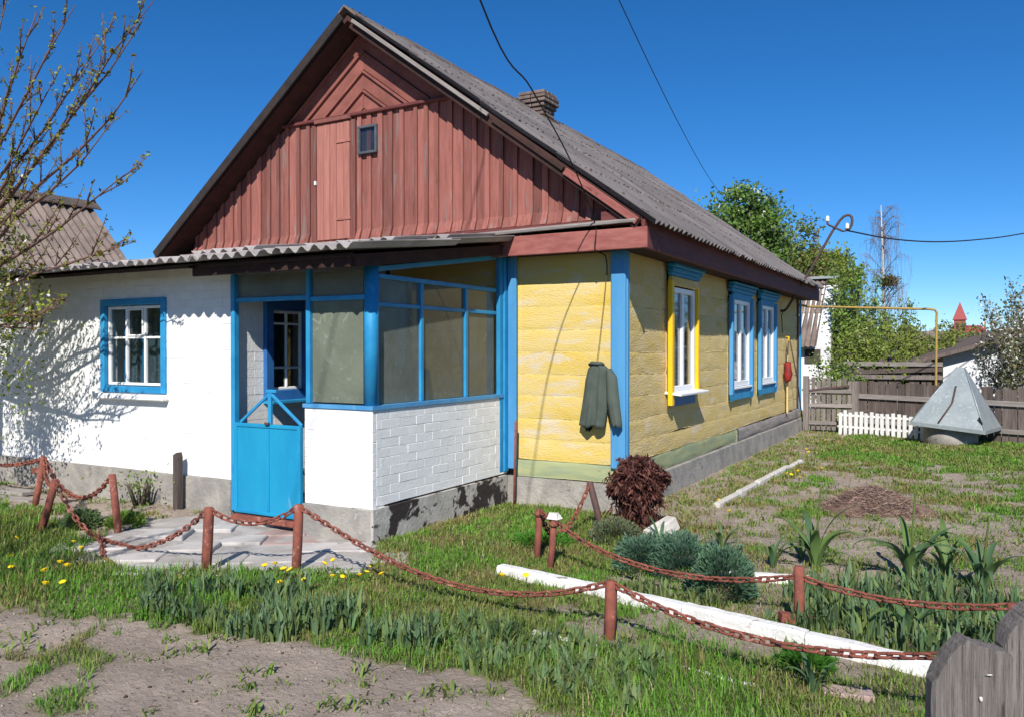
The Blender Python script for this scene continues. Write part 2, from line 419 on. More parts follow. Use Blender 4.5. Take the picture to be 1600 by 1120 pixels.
gx, gy = np.meshgrid(XS, YS)
gz = gh(gx, gy)
nx, ny = len(XS), len(YS)
gv = np.stack([gx.ravel(), gy.ravel(), gz.ravel()], 1)
idx = np.arange(nx*ny).reshape(ny, nx)
q = np.stack([idx[:-1, :-1].ravel(), idx[:-1, 1:].ravel(), idx[1:, 1:].ravel(), idx[1:, :-1].ravel()], 1)
gt = np.concatenate([q[:, [0, 1, 2]], q[:, [0, 2, 3]]])
gm = gmask(gx, gy).ravel()

def groundmat():
    m, nt, p = nodes_of('sandy_ground')
    at = nt.nodes.new('ShaderNodeAttribute'); at.attribute_name = 'tint'
    v = coords(nt, (1, 1, 1), False)
    n1 = noise(nt, v, 1.7, 8, .6, .5); n2 = noise(nt, v, 22, 8, .7, .3); n3 = noise(nt, v, 90, 6, .7)
    soil = mixc(nt, ramp(nt, n1, .32, .68), (.44, .362, .300), (.33, .268, .222))
    soil = mixc(nt, ramp(nt, n2, .55, .72), soil, (.47, .41, .36))
    soil = mixc(nt, ramp(nt, n3, .62, .70), soil, (.13, .10, .08))
    thatch = mixc(nt, ramp(nt, n2, .4, .62), (.15, .15, .06), (.22, .195, .105))
    sep = nt.nodes.new('ShaderNodeSeparateColor'); nt.links.new(at.outputs['Color'], sep.inputs[0])
    c = mixc(nt, sep.outputs[0], soil, thatch)
    nt.links.new(c, p.inputs['Base Color']); p.inputs['Roughness'].default_value = .95; p.inputs['Specular IOR Level'].default_value = .1
    b = nt.nodes.new('ShaderNodeBump'); b.inputs['Strength'].default_value = 1.0; b.inputs['Distance'].default_value = .035
    b2 = nt.nodes.new('ShaderNodeBump'); b2.inputs['Strength'].default_value = .7; b2.inputs['Distance'].default_value = .006
    nt.links.new(n2, b.inputs['Height']); nt.links.new(n3, b2.inputs['Height']); nt.links.new(b.outputs[0], b2.inputs['Normal'])
    nt.links.new(b2.outputs[0], p.inputs['Normal'])
    return m
me = fast(gv, gt, groundmat(), True, np.stack([gm*.85]*3, 1))
tag(link('ground', me), 'sandy village ground with patchy grass around the house', 'ground', kind='structure')

# paved path of slabs in front of the porch door
pxs = np.arange(-3.6, -.6, .06); pys = np.arange(-4.0, -2.1, .06)
pv, pf, pid = [], [], {}
for iy_, yy_ in enumerate(pys[:-1]):
    for ix_, xx_ in enumerate(pxs[:-1]):
        if not inpoly(np.array([xx_+.03]), np.array([yy_+.03]), PATH)[0]: continue
        q4 = []
        for (a, b) in ((ix_, iy_), (ix_+1, iy_), (ix_+1, iy_+1), (ix_, iy_+1)):
            if (a, b) not in pid:
                pid[(a, b)] = len(pv); pv.append((pxs[a], pys[b], G(pxs[a], pys[b])+.006))
            q4.append(pid[(a, b)])
        pf.append(tuple(q4))
path = link('paved_path', mk(pv, pf, MT['slabbase'], True))
tag(path, 'worn concrete slab path leading to the blue porch door', 'path', kind='structure')
ang = R(33)
ex, ey = Vector((math.cos(ang), math.sin(ang), 0)), Vector((-math.sin(ang), math.cos(ang), 0))
for j in range(-6, 9):
    y_off = j*.30
    for i in range(-7, 8):
        c = Vector((-2.0, -2.9, 0)) + ex*(i*.62 + (.31 if j % 2 else 0)) + ey*y_off
        cx, cy = c.x, c.y
        if not inpoly(np.array([cx]), np.array([cy]), PATH)[0]: continue
        red = (-2.65 < cx < -1.85 and cy > -2.75)
        z = G(cx, cy)
        rot = Matrix.Rotation(ang + random.uniform(-.012, .012), 4, 'Z') @ Matrix.Rotation(random.uniform(-.005, .005), 4, 'X') @ Matrix.Rotation(random.uniform(-.004, .004), 4, 'Y')
        box('paving_slab', path, (.612, .292, .07), (cx, cy, z-.024+random.uniform(-.002, .002)), MT['redslab'] if red else MT['slab'], bev=.008, rot=rot)

# ------------------------------------------------------------------ corrugated sheets
_cs = {}
def sheet_me(waves, L, mat, pitch=.135, amp=.024, th=.007, seg=6, nrow=4, seed=0):
    key = (waves, round(L, 2), mat.name, seed)
    if key in _cs: return _cs[key]
    r2 = np.random.default_rng(seed+5)
    n = waves*seg+1
    v = []; f = []
    chip = r2.random(n)
    for layer in (0, 1):
        for r in range(nrow):
            for k in range(n):
                x = L*r/(nrow-1)
                if r == nrow-1 and chip[k] > .9: x -= .02*chip[k]
                v.append((x, pitch*k/seg, amp*math.cos(2*math.pi*k/seg) - layer*th + .004*math.sin(x*3+k*.3+seed)))
    N = n*nrow
    for r in range(nrow-1):
        for k in range(n-1):
            a = r*n+k
            f.append((a, a+n, a+n+1, a+1))
            f.append((N+a, N+a+1, N+a+n+1, N+a+n))
    for k in range(n-1):
        a = (nrow-1)*n+k
        f.append((a, N+a, N+a+1, a+1)); f.append((k, k+1, N+k+1, N+k))
    for r in range(nrow-1):
        a = r*n; f.append((a, N+a, N+a+n, a+n)); b = r*n+n-1; f.append((b, b+n, N+b+n, N+b))
    _cs[key] = mk(v, f, mat, False)
    return _cs[key]

def slope_frame(origin, v, u):
    v = Vector(v).normalized(); u = Vector(u).normalized(); n = v.cross(u)
    M = Matrix(((v.x, u.x, n.x, origin[0]), (v.y, u.y, n.y, origin[1]), (v.z, u.z, n.z, origin[2]), (0, 0, 0, 1)))
    return M

def lay_sheets(parent, F, length, width, mat, rows, waves=8, pitch=.135, name='roof_sheet', seedn=4, wob=.012, **kw):
    Lr = length/rows
    W = waves*pitch
    cols = int(math.ceil(width/(W-pitch)))
    for r in range(rows):
        for c in range(cols):
            u0 = c*(W-pitch)
            wv = waves
            if u0+W > width+.02:
                wv = max(2, int((width-u0)/pitch))
            sd_ = random.randrange(seedn)
            M = F @ Matrix.Translation((r*Lr-.06 + random.uniform(-wob, wob), u0, .030 + .003*(c % 2) + random.uniform(0, .004))) \
                @ Matrix.Rotation(R(.55) * -1, 4, 'Y') @ Matrix.Rotation(random.uniform(-.005, .005), 4, 'Z')
            link(name, sheet_me(wv, Lr+.14, mat, pitch, seed=sd_, **kw), parent, M)

# ------------------------------------------------------------------ log house
XR, ZR = -3.25, 5.46            # ridge
XL, XE = -6.60, .34             # eave tips
ZE = 2.83
YF, YB = -.35, 9.45             # roof front and back
HB = 9.25                       # back wall
ml = (ZR-ZE)/(XR-XL); mr_ = (ZR-ZE)/(XE-XR)
house = thing('log_house', 'long yellow log house with red boarded gable and grey slate roof', 'house', (-3.1, 0, 0))

# foundation
fd = boxes('foundation', house, [(-6.25, .06, -.07, HB+.05, -.3, .27)], MT['concrete'])
# wall core with openings
WIN = [(1.36, 2.29, 1.13, 2.32), (4.02, 5.12, 1.05, 2.34), (5.78, 6.84, 1.05, 2.34)]
core = []
core += [(-6.2, -.10, -.02 + .06, .2, .25, 2.85)]                         # front
core += [(-6.2, -6.05, .2, HB, .25, 2.85), (-6.2, 0, HB-.15, HB, .25, 2.85)]
core += [(-.16, -.06, .05, HB-.15, .25, 1.05), (-.16, -.06, .05, HB-.15, 2.36, 2.85)]
ys = [.05] + [t for wn in WIN for t in (wn[0]+.02, wn[1]-.02)] + [HB-.15]
for a, b in zip(ys[0::2], ys[1::2]): core.append((-.16, -.06, a, b, 1.05, 2.36))
wall = boxes('wall', house, core, MT['interior'])
# ceiling closes the rooms
boxes('ceiling', house, [(-6.1, -.1, .1, HB-.1, 2.86, 2.9)], MT['interior'])

def beam_me(L, h, mat, seed, bulge=.028, step=.07, rough=1.0):
    nx_ = max(2, int(L/step)); prof = [0, .05, .16, .34, .52, .70, .86, .96, 1]
    xs = np.linspace(0, L, nx_+1); v = []; f = []
    n = len(prof)
    sx = seed*13.7
    lo = (fbm(xs*1.1+sx, xs*0+seed, 5)-.5)*.045*rough; hi = (fbm(xs*1.1+sx, xs*0+seed+9, 6)-.5)*.045*rough
    lo += (fbm(xs*9+sx, xs*0+3, 12)-.5)*.018*rough; hi += (fbm(xs*9+sx, xs*0+7, 13)-.5)*.018*rough
    for i, x in enumerate(xs):
        for j, t in enumerate(prof):
            z = (lo[i])*(1-t) + (h+hi[i])*t
            o = bulge*(1-abs(2*t-1)**5) + (float(fbm(x*3+sx, t*2.5+seed*3, 21))-.5)*.020*rough*(0 if j in (0, n-1) else 1) + (float(vnoise(x*14+sx, t*9, 4))-.5)*.008*rough
            v.append((x, -o, z))
    for i in range(nx_):
        for j in range(n-1):
            a = i*n+j; f.append((a, a+n, a+n+1, a+1))
    # back and ends
    b = len(v)
    for i in (0, nx_):
        v.append((xs[i], .06, 0)); v.append((xs[i], .06, h))
    f.append(tuple(list(range(n-1, -1, -1)) + [b, b+1])[::1]); f.append(tuple(list(range(nx_*n, nx_*n+n)) + [b+3, b+2]))
    f.append(tuple([i*n+n-1 for i in range(nx_+1)] + [b+3, b+1])[::-1]); f.append(tuple([i*n for i in range(nx_+1)] + [b+2, b]))
    return mk(v, f, mat, True)

hz = [.46, .66, .88, 1.12, 1.34, 1.57, 1.80, 2.04, 2.28, 2.62]
k = 0
for a, b in zip(hz[:-1], hz[1:]):
    k += 1
    # front wall: visible right piece, plus what shows through the porch glass
    for x0, x1 in ((-2.9, -1.22), (-1.22, -.02)):
        link('log', beam_me(x1-x0, b-a+.010, MT['yellow'], k+(50 if x0 < -2 else 0), .006, rough=.5), wall, FRONT @ Matrix.Translation((x0, .015, a)))
    # long wall, cut around the windows
    cuts = [.0]
    for (y0, y1, z0, z1) in WIN:
        if b > z0+.03 and a < z1-.03: cuts += [y0-.01, y1+.01]
    cuts.append(HB)
    for s0, s1 in zip(cuts[0::2], cuts[1::2]):
        link('log', beam_me(s1-s0, b-a+.008, MT['yellow2'], k*7+int(s0*3), .005, rough=.85), wall, RIGHT @ Matrix.Translation((s0, .022, a)))
# pale green sill boards above the foundation
link('sill_board', beam_me(1.2, .17, MT['green'], 3, .006, rough=.5), house, Matrix.Translation((-1.21, -.02, .285)))
link('sill_board', beam_me(4.4, .18, MT['green'], 5, .008, rough=.8), house, RIGHT @ Matrix.Translation((.0, .0, .275)))
link('sill_board', beam_me(HB-4.4, .19, MT['greywoodx'], 8, .02, rough=1.1), house, RIGHT @ Matrix.Translation((4.4, .0, .27)))

# corner boards
for args in (((.155, .05, 2.16), (-.042, -.040, 1.505), FRONT), ((.075, .05, 2.158), (.022, -.016, 1.505), RIGHT)):
    box('corner_board', house, args[0], args[1], MT['lightblue'], F=args[2], bev=.012)
box('corner_board', house, (.08, .03, 2.16), (HB-.03, -.03, 1.505), MT['blue'], F=RIGHT)

# boxed eaves
box('fascia', house, (2.0+.30, .035, .20), (-.80, -.295, 2.655), MT['fasciared'], bev=.006, rot=Matrix.Rotation(R(-.0), 4, 'Y'))
box('fascia', house, (4.6, .035, .20), (-4.27, -.293, 2.66), MT['maroon'], bev=.006)
box('fascia', house, (HB+.62, .035, .27), (HB/2, -.31, 2.69), MT['maroon'], F=RIGHT, bev=.006)
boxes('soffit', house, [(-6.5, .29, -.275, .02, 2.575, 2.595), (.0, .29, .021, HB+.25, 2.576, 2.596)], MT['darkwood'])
# sloping ledge boards at the foot of the gable
for i, (x0, x1, y, z, dz, m) in enumerate(((-6.35, -3.3, -.27, 2.80, .0, 'maroon'), (-3.35, -1.7, -.29, 2.79, .02, 'greywoodx'), (-1.75, .25, -.30, 2.81, .015, 'greywoodx'), (-6.3, .2, -.16, 2.85, 0, 'maroon'), (-6.3, .2, -.075, 2.875, 0, 'maroon'))):
    L = x1-x0
    box('ledge_board', house, (L, .10 if i != 3 else .13, .035), ((x0+x1)/2, y, z), MT[m], bev=.008, rot=Matrix.Rotation(-dz/L*2, 4, 'Y') @ Matrix.Rotation(R(16), 4, 'X'))

box('eave_return', house, (.42, .20, .14), (.08, -.18, 2.86), MT['maroon'], bev=.004)
# gable
def under(x):                      # lower face of the roof over the gable
    return ZR-.10 - (ml*(XR-x) if x < XR else mr_*(x-XR))
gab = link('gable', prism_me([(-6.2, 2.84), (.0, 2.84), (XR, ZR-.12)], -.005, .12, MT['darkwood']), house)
ZC = 4.36
def board(name, parent, x0, x1, z0, y, th, mat, flare=.05):
    xm = (x0+x1)/2
    a, b, c = (min(ZC, under(t)) for t in (x0, xm, x1))
    if min(a, c) < z0+.16: 
        if max(a, c) < z0+.04: return
        z1 = z0+.01
    else: z1 = z0+.13
    tops = [(x0, a), (x1, c)]
    if x0 < XR < x1 and b > max(a, c): tops = [(x0, a), (xm, b), (x1, c)]
    v = [(x0, y-flare, z0), (x1, y-flare, z0), (x0, y, z1), (x1, y, z1)] + [(x, y, max(z, z1+.005)) for x, z in (tops[0], tops[-1])]
    v += [(p[0], p[1]+th, p[2]) for p in v]
    f = [(0, 1, 3, 2), (2, 3, 5, 4), (6, 8, 9, 7), (8, 10, 11, 9), (0, 6, 7, 1), (4, 5, 11, 10), (0, 2, 8, 6), (2, 4, 10, 8), (1, 7, 9, 3), (3, 9, 11, 5)]
    link(name, mk(v, f, mat), parent)
x = -6.1
while x < -.05:
    wd = random.uniform(.13, .185)
    if not (-3.97 < x+wd/2 < -3.42):
        board('board', gab, x, x+wd-.004, 2.885+random.uniform(-.008, .01), -.030, .02, MT['redboard'], .045+random.uniform(-.006, .01))
        if not (-3.99 < x < -3.40): board('batten', gab, x-.026+random.uniform(-.008, .008), x+.026+random.uniform(-.004, .010), 2.89, -.056, .02, MT['redboard'], .05)
    x += wd+.004
for s in (-1, 1):
    m = ml if s < 0 else mr_
    z = ZR-.13; hv = .225
    while z > ZC+.06:
        zl = max(z-hv+.012, ZC)
        xu = (z-ZC)/m; xl_ = max((z-hv+.012-ZC)/m, 0)
        pts = [(XR, zl), (XR, z), (XR+s*xu, ZC), (XR+s*xl_, ZC)]
        if xl_ == 0: pts = [(XR, ZC), (XR, z), (XR+s*xu, ZC)]
        if s > 0: pts = pts[::-1]
        dy = random.uniform(-.006, .006)
        # a shallow step on the upper edge of every board
        link('slanted_board', prism_me(pts, -.030+dy, -.012, MT['chev']), gab)
        if xl_ > 0:
            e = .03
            p2 = [(XR, z-e), (XR, z), (XR+s*xu, ZC), (XR+s*(xu-e/m), ZC)]
            if s > 0: p2 = p2[::-1]
            link('slanted_batten', prism_me(p2, -.062+dy, -.031+dy, MT['chev']), gab)
        z -= hv
xa = (ZR-.10-ZC)
box('trim_rail', gab, (xa/ml+xa/mr_-.02, .05, .04), (XR+(xa/mr_-xa/ml)/2, -.062, ZC+.012), MT['maroon'], bev=.008)
# attic door and attic window
ad = link('attic_door', prism_me([(-3.96, 2.90), (-3.43, 2.90), (-3.42, 4.33), (-3.94, 4.33)], -.045, -.01, MT['redlight']), house)
xx = -3.955
for i in range(5):
    box('door_board', ad, (.098, .018, 1.40), (xx+.05, -.056+random.uniform(-.003, .003), 3.62), MT['redlight'], bev=.006)
    xx += .104
for zz in (3.16, 4.08): box('hinge_strap', ad, (.22, .012, .035), (-3.53, -.072, zz), MT['redlight'])
box('lintel', ad, (.56, .04, .045), (-3.69, -.075, 4.35), MT['redboard'])
for xj in (-4.0, -3.395): box('board', gab, (.075, .03, 1.42), (xj, -.05, 3.61), MT['redboard'])
box('latch', ad, (.02, .03, .05), (-3.97, -.07, 3.62), MT['pvc'])
aw = boxes('attic_window', house, [(-3.285, -3.035, -.05, -.02, 3.90, 4.20)], MT['interior'])
for s_, c_ in (((.03, .05, .30), (-3.285, -.065, 4.05)), ((.03, .05, .30), (-3.035, -.065, 4.05)), ((.28, .05, .03), (-3.16, -.067, 3.90)), ((.28, .05, .03), (-3.16, -.067, 4.20))):
    box('frame', aw, s_, c_, MT['slatewood'])
box('pane', aw, (.22, .006, .27), (-3.16, -.062, 4.05), MT['glass'], bev=0)

# roof: deck, sheets, ridge caps, barge boards
av = Vector((XE-XR, 0, ZE-ZR)); Lr_ = av.length; av.normalize()
bv = Vector((XL-XR, 0, ZE-ZR)); Ll_ = bv.length; bv.normalize()
def slab_prism(m_side, x_end, z_end):
    return None
deck_v = [(XR, YF+.03, ZR-.03), (XE-.08, YF+.03, ZE+.06-.03), (XE-.08, YF+.03, ZE+.02-.05), (XR, YF+.03, ZR-.085)]
roof = link('roof', prism_me([(XL+.06, ZE+.05-.07), (XR, ZR-.095), (XE-.06, ZE+.05-.07), (XE-.06, ZE+.05-.03), (XR, ZR-.035), (XL+.06, ZE+.05-.03)], YF+.03, YB-.02, MT['soffit']), house)
FR = slope_frame((XR, YF, ZR-.02), av, (0, 1, 0))
lay_sheets(roof, FR, Lr_+.02, YB-YF, MT['slate'], 4, seedn=5)
FL = slope_frame((XR, YB, ZR-.02), bv, (0, -1, 0))
lay_sheets(roof, FL, Ll_+.02, YB-YF, MT['slate'], 3, seedn=3)
y = YF-.03; i = 0
while y < YB-.12:
    L = min(random.uniform(1.0, 1.35), YB-y+.05)
    v = [(-.17, 0, -.115), (0, 0, .03), (.17, 0, -.115), (-.17, L, -.115), (0, L, .03), (.17, L, -.115),
         (-.165, 0, -.135), (0, 0, .005), (.165, 0, -.135), (-.165, L, -.135), (0, L, .005), (.165, L, -.135)]
    f = [(0, 1, 4, 3), (1, 2, 5, 4), (6, 9, 10, 7), (7, 10, 11, 8), (0, 6, 7, 1), (1, 7, 8, 2), (3, 4, 10, 9), (4, 5, 11, 10), (0, 3, 9, 6), (2, 8, 11, 5)]
    link('ridge_cap', mk(v, f, MT['ridge']), roof, Matrix.Translation((XR, y, ZR+.035+.01*(i % 2))) @ Matrix.Rotation(random.uniform(-.008, .008), 4, 'X') @ Matrix.Rotation(random.uniform(-.03, .03), 4, 'Y'))
    y += L-.06; i += 1
# roofing nails in rows
nv, nf = [], []
for r in range(4):
    for vv in (.12, .62):
        yy = YF+.1
        while yy < YB-.05:
            yy += .135*random.choice((2, 2, 3, 4))
            p = FR @ Vector((r*Lr_/4+vv+random.uniform(-.02, .02), yy-YF, .062))
            n0 = len(nv); s_ = .016
            for dx, dy, dz in ((-s_, -s_, 0), (s_, -s_, 0), (s_, s_, 0), (-s_, s_, 0), (0, 0, .014)):
                nv.append(p + FR.to_3x3() @ Vector((dx, dy, dz)))
            nf += [(n0, n0+1, n0+4), (n0+1, n0+2, n0+4), (n0+2, n0+3, n0+4), (n0+3, n0, n0+4)]
tag(link('roofing_nails', mk(nv, nf, MT['darkrust']), roof), kind='stuff')
def rake_board(name, t0, t1, vec, mat, h, y, drop):
    p0 = Vector((XR, 0, ZR)) + vec*t0; p1 = Vector((XR, 0, ZR)) + vec*t1
    c = (p0+p1)/2; L = (p1-p0).length
    a = math.atan2(-(p1.z-p0.z), p1.x-p0.x)
    rot = Matrix.Rotation(a, 4, 'Y')
    box(name, roof, (L, .028, h), (c.x, y, c.z-drop), mat, rot=rot, bev=.005)
rake_board('barge_board', .12, 2.35, av, MT['greywoodx'], .04, YF-.005, .055)
rake_board('barge_board', 2.40, 3.4, av, MT['darkwood'], .05, YF+.02, .075)
rake_board('barge_board', 3.42, Lr_-.1, av, MT['fasciared'], .07, YF+.02, .085)
rake_board('barge_board', .05, Ll_-.1, bv, MT['tarwood'], .11, YF-.03, .03)
rake_board('barge_board', .05, Lr_-.1, av, MT['darkwood'], .10, YF+.05, .11)

# chimney of bricks
ch = boxes('chimney', house, [(-3.27, -2.93, 3.93, 4.27, 4.6, 5.62)], MT['stone'])
def ring(z, hw, h=.062):
    L = hw*2
    for s in (-1, 1):
        n = 2 if hw < .28 else 3
        for i in range(n):
            bw = L/n
            box('brick', ch, (bw-.012, .12, h-.010), (-3.1-hw+bw*(i+.5), 4.1+s*(hw-.06), z+h/2), MT['brickred'], bev=.008, rot=Matrix.Rotation(random.uniform(-.03, .03), 4, 'Z'))
            if 0 < 1:
                box('brick', ch, (.12, (L-.24)/n-.008, h-.010), (-3.1+s*(hw-.06), 4.1-hw+.12+(L-.24)/n*(i+.5), z+h/2), MT['brickred'], bev=.008)
zz = 4.83
for i in range(13):
    hw = .205 if i < 9 else (.23 if i == 9 else (.26 if i < 12 else .235))
    ring(zz, hw); zz += .066

# windows of the long wall
def curtain(parent, x0, x1, z0, z1, y, F, mat):
    n = 40; v = []; f = []
    for i in range(n+1):
        xx = x0+(x1-x0)*i/n
        yy = y + .012*math.sin(i*1.25)+.006*math.sin(i*.6+1)
        v += [(xx, yy, z0), (xx, yy, z1)]
    for i in range(n): f.append((2*i, 2*i+2, 2*i+3, 2*i+1))
    o = link('curtain', mk(v, f, mat, True), parent, F)
    return o

def frame4(parent, name, x0, x1, z0, z1, wd, y, d, mat, F, bev=.006):
    box(name, parent, (wd, d, z1-z0), (x0+wd/2, y, (z0+z1)/2), mat, F, bev)
    box(name, parent, (wd, d, z1-z0), (x1-wd/2, y, (z0+z1)/2), mat, F, bev)
    box(name, parent, (x1-x0-2*wd, d-.004, wd), ((x0+x1)/2, y, z1-wd/2), mat, F, bev)
    box(name, parent, (x1-x0-2*wd, d-.004, wd), ((x0+x1)/2, y, z0+wd/2), mat, F, bev)

def long_window(y0, y1, z0, z1, style):
    wn = boxes('window', house, [(y0+.005, y1-.005, .075, .085, z0+.01, z1-.01)], MT['interior'], RIGHT)
    ym = (y0+y1)/2
    if style == 'pvc':
        fy0, fy1, fz0, fz1 = y0, y1, z0, z1
        tag(wn, 'white plastic window with bright yellow casing and white sill')
        box('casing', wn, (.085, .055, 1.42), (y0-.048, -.045, z0+.555), MT['yellowtrim'], RIGHT, .008)
        box('casing', wn, (.055, .05, 1.30), (y1+.032, -.038, z0+.60), MT['yellowtrim'], RIGHT, .008)
        box('casing', wn, (y1-y0+.1, .05, .10), (ym, -.035, z1+.065), MT['yellow2'], RIGHT, .008)
        box('header', wn, (y1-y0+.26, .10, .05), (ym, -.07, z1+.235), MT['blue'], RIGHT, .012)
        box('header', wn, (y1-y0+.20, .075, .05), (ym, -.053, z1+.186), MT['blue'], RIGHT, .010)
        box('header', wn, (y1-y0+.16, .055, .04), (ym, -.040, z1+.141), MT['blue'], RIGHT, .008)
        box('sill', wn, (y1-y0+.16, .20, .028), (ym, -.075, z0-.02), MT['pvc'], RIGHT, .006, Matrix.Rotation(R(6), 4, 'X'))
        box('apron', wn, (y1-y0-.02, .03, .12), (ym, -.018, z0-.11), MT['darkblue'], RIGHT)
        m, wd = MT['pvc'], .06
    else:
        fy0, fy1, fz0, fz1 = y0, y1, z0, z1
        for sx in (y0-.045, y1+.045):
            box('casing', wn, (.095, .055, z1-z0+.12), (sx, -.04, (z0+z1)/2-.02), MT['lightblue'], RIGHT, .008)
            link('casing_foot', prism_me([(sx-.06, z0-.081), (sx+.06, z0-.081), (sx+.0, z0-.17)][::-1], -.06, -.02, MT['blue']), wn, RIGHT)
        box('apron', wn, (y1-y0-.03, .03, .15), (ym, -.02, z0-.085), MT['blue'], RIGHT)
        box('casing', wn, (y1-y0-.03, .04, .10), (ym, -.030, z1+.03), MT['blue'], RIGHT, .008)
        box('header', wn, (y1-y0+.24, .06, .05), (ym, -.04, z1+.105), MT['blue'], RIGHT, .008)
        box('header', wn, (y1-y0+.28, .08, .045), (ym, -.055, z1+.155), MT['blue'], RIGHT, .010)
        box('header', wn, (y1-y0+.32, .10, .035), (ym, -.07, z1+.20), MT['blue'], RIGHT, .012)
        box('sill', wn, (y1-y0-.02, .06, .03), (ym, -.035, z0+.01), MT['pvc'], RIGHT)
        m, wd = MT['pvc'], .075
        fz0 += .03
    frame4(wn, 'frame', fy0+.012, fy1-.012, fz0, fz1, wd, .0, .05, m, RIGHT)
    box('mullion', wn, (.07, .045, fz1-fz0-2*wd), (ym, .0, (fz0+fz1)/2), m, RIGHT)
    for s in (0, 1):
        a = fy0+.012+wd if s == 0 else ym+.035
        b = ym-.035 if s == 0 else fy1-.012-wd
        box('pane', wn, (b-a, .006, fz1-fz0-2*wd), ((a+b)/2, .008, (fz0+fz1)/2), MT['glass'], RIGHT, 0)
    curtain(wn, fy0+.05, ym-.06 if style == 'pvc' else ym+.1, fz0+.05, fz1-.05, .055, RIGHT, MT['curtain'])
    if style != 'pvc': curtain(wn, ym+.14, fy1-.05, fz0+.05, fz1-.05, .055, RIGHT, MT['curtain'])
long_window(*WIN[0], 'pvc'); long_window(*WIN[1], 'blue'); long_window(*WIN[2], 'blue')

# ------------------------------------------------------------------ annex and porch
YA = -2.28; XA = -2.95; XP = -1.31
annex = thing('brick_annex', 'low whitewashed brick annex with blue six-pane window', 'annex', (-6, -1.2, 0))
AW = (-4.84, -3.87, 1.19, 2.10)
aw_core = []
T = .0045
yc0, yc1 = YA+T, YA+.24
aw_core += [(-9.5, AW[0], yc0, yc1, .35, 2.42), (AW[1], XA-T, yc0, yc1, .35, 2.42), (AW[0], AW[1], yc0, yc1, .35, AW[2]), (AW[0], AW[1], yc0, yc1, AW[3], 2.42)]
aw_core += [(XA-.24, XA-T, yc1, -1.87, .3, 2.52), (XA-.24, XA-T, -1.31, .0, .3, 2.6), (XA-.24, XA-T, -1.87, -1.31, .3, 1.14), (XA-.24, XA-T, -1.87, -1.31, 2.06, 2.58)]
aw_core += [(-9.5, -9.3, yc1, -.1, .3, 2.5)]
awall = boxes('wall', annex, aw_core, MT['white'])
boxes('foundation', annex, [(-9.5, XA+.005, YA-.03, -.2, -.3, .40)], MT['concrete'])
def brick_wall(parent, x0, x1, z0, z1, F, y, holes, limit, cm, seed=1):
    """bricks in running bond; the ones past the limit are joined into one mesh"""
    rr = random.Random(seed)
    h, Lb = .080, .252
    items = []
    r = 0; z = z0
    while z < z1-.03:
        hh = min(h, z1-z)
        xx = x1 - (0 if r % 2 else -Lb/2)
        while xx > x0+.01:
            a, b = max(xx-Lb, x0), min(xx, x1)
            segs = [(a, b)]
            for (hx0, hx1, hz0, hz1) in holes:
                if z+hh > hz0+.02 and z < hz1-.02:
                    ns = []
                    for (p, q_) in segs:
                        if q_ <= hx0 or p >= hx1: ns.append((p, q_))
                        else:
                            if p < hx0: ns.append((p, hx0))
                            if q_ > hx1: ns.append((hx1, q_))
                    segs = ns
            for (p, q_) in segs:
                if q_-p > .03: items.append((p, q_, z, z+hh))
            xx -= Lb
        z += h; r += 1
    items.sort(key=lambda t: -t[1])
    rest = []
    for i, (p, q_, a, b) in enumerate(items):
        if i < limit:
            s = (round(q_-p-.0005, 3), .05, round(b-a-.001, 3))
            box('brick', parent, s, ((p+q_)/2, y+.025+rr.uniform(-.0016, .0016), (a+b)/2+rr.uniform(-.002, .002)), cm, F, .003,
                Matrix.Rotation(rr.uniform(-.010, .010), 4, 'Y') @ Matrix.Rotation(rr.uniform(-.007, .007), 4, 'Z'))
        else:
            e = rr.uniform(0, .004)
            rest.append((p+.003, q_-.003, y+e, y+.05, a+.003, b-.003))
    if rest: tag(boxes('brick_run', parent, rest, cm, F), kind='stuff')
brick_wall(awall, -9.4, XA, .40, 2.40, FRONT, YA, [AW], 225, MT['white'])
brick_wall(awall, YA+.05, -.75, .30, 2.42, RIGHT, -XA, [(-1.87, -1.31, 1.14, 2.06)], 75, MT['white'], 2)

# annex window
wn = boxes('window', annex, [(AW[0]+.01, AW[1]-.01, YA+.30, YA+.31, AW[2]+.01, AW[3]-.01)], MT['interior'])
frame4(wn, 'casing', AW[0]-.015, AW[1]+.015, AW[2]-.015, AW[3]+.015, .065, YA-.004, .05, MT['blue'], FRONT)
fx0, fx1, fz0, fz1 = AW[0]+.055, AW[1]-.055, AW[2]+.055, AW[3]-.055
frame4(wn, 'sash', fx0, fx1, fz0, fz1, .03, YA+.035, .04, MT['whitew'], FRONT)
zt = fz0+(fz1-fz0)*.60
w3 = (fx1-fx0)/3
for i in (1, 2): box('muntin', wn, (.024, .034, fz1-fz0-.06), (fx0+w3*i, YA+.035, (fz0+fz1)/2), MT['whitew'])
box('muntin', wn, (fx1-fx0-.06, .030, .022), ((fx0+fx1)/2, YA+.036, zt), MT['whitew'])
frame4(wn, 'vent_sash', fx0+w3+.018, fx0+2*w3-.018, zt+.014, fz1-.03, .016, YA+.025, .03, MT['whitew'], FRONT, .003)
for i in range(3):
    for a, b in ((fz0+.03, zt-.012), (zt+.012, fz1-.03)):
        box('pane', wn, (w3-.035, .005, b-a), (fx0+w3*(i+.5), YA+.04, (a+b)/2), MT['glass'], bev=0)
for i in range(3): box('bar', wn, (.030, .02, fz1-fz0-.02), (fx0+w3*(i+.42), YA+.13, (fz0+fz1)/2), MT['blue'])
box('sill', wn, (1.06, .10, .06), ((AW[0]+AW[1])/2, YA-.035, AW[2]-.055), MT['white'], bev=.012)
curtain(wn, fx0+.01, fx1-.01, fz0, fz1, YA+.22, FRONT, MT['bluecurtain'])

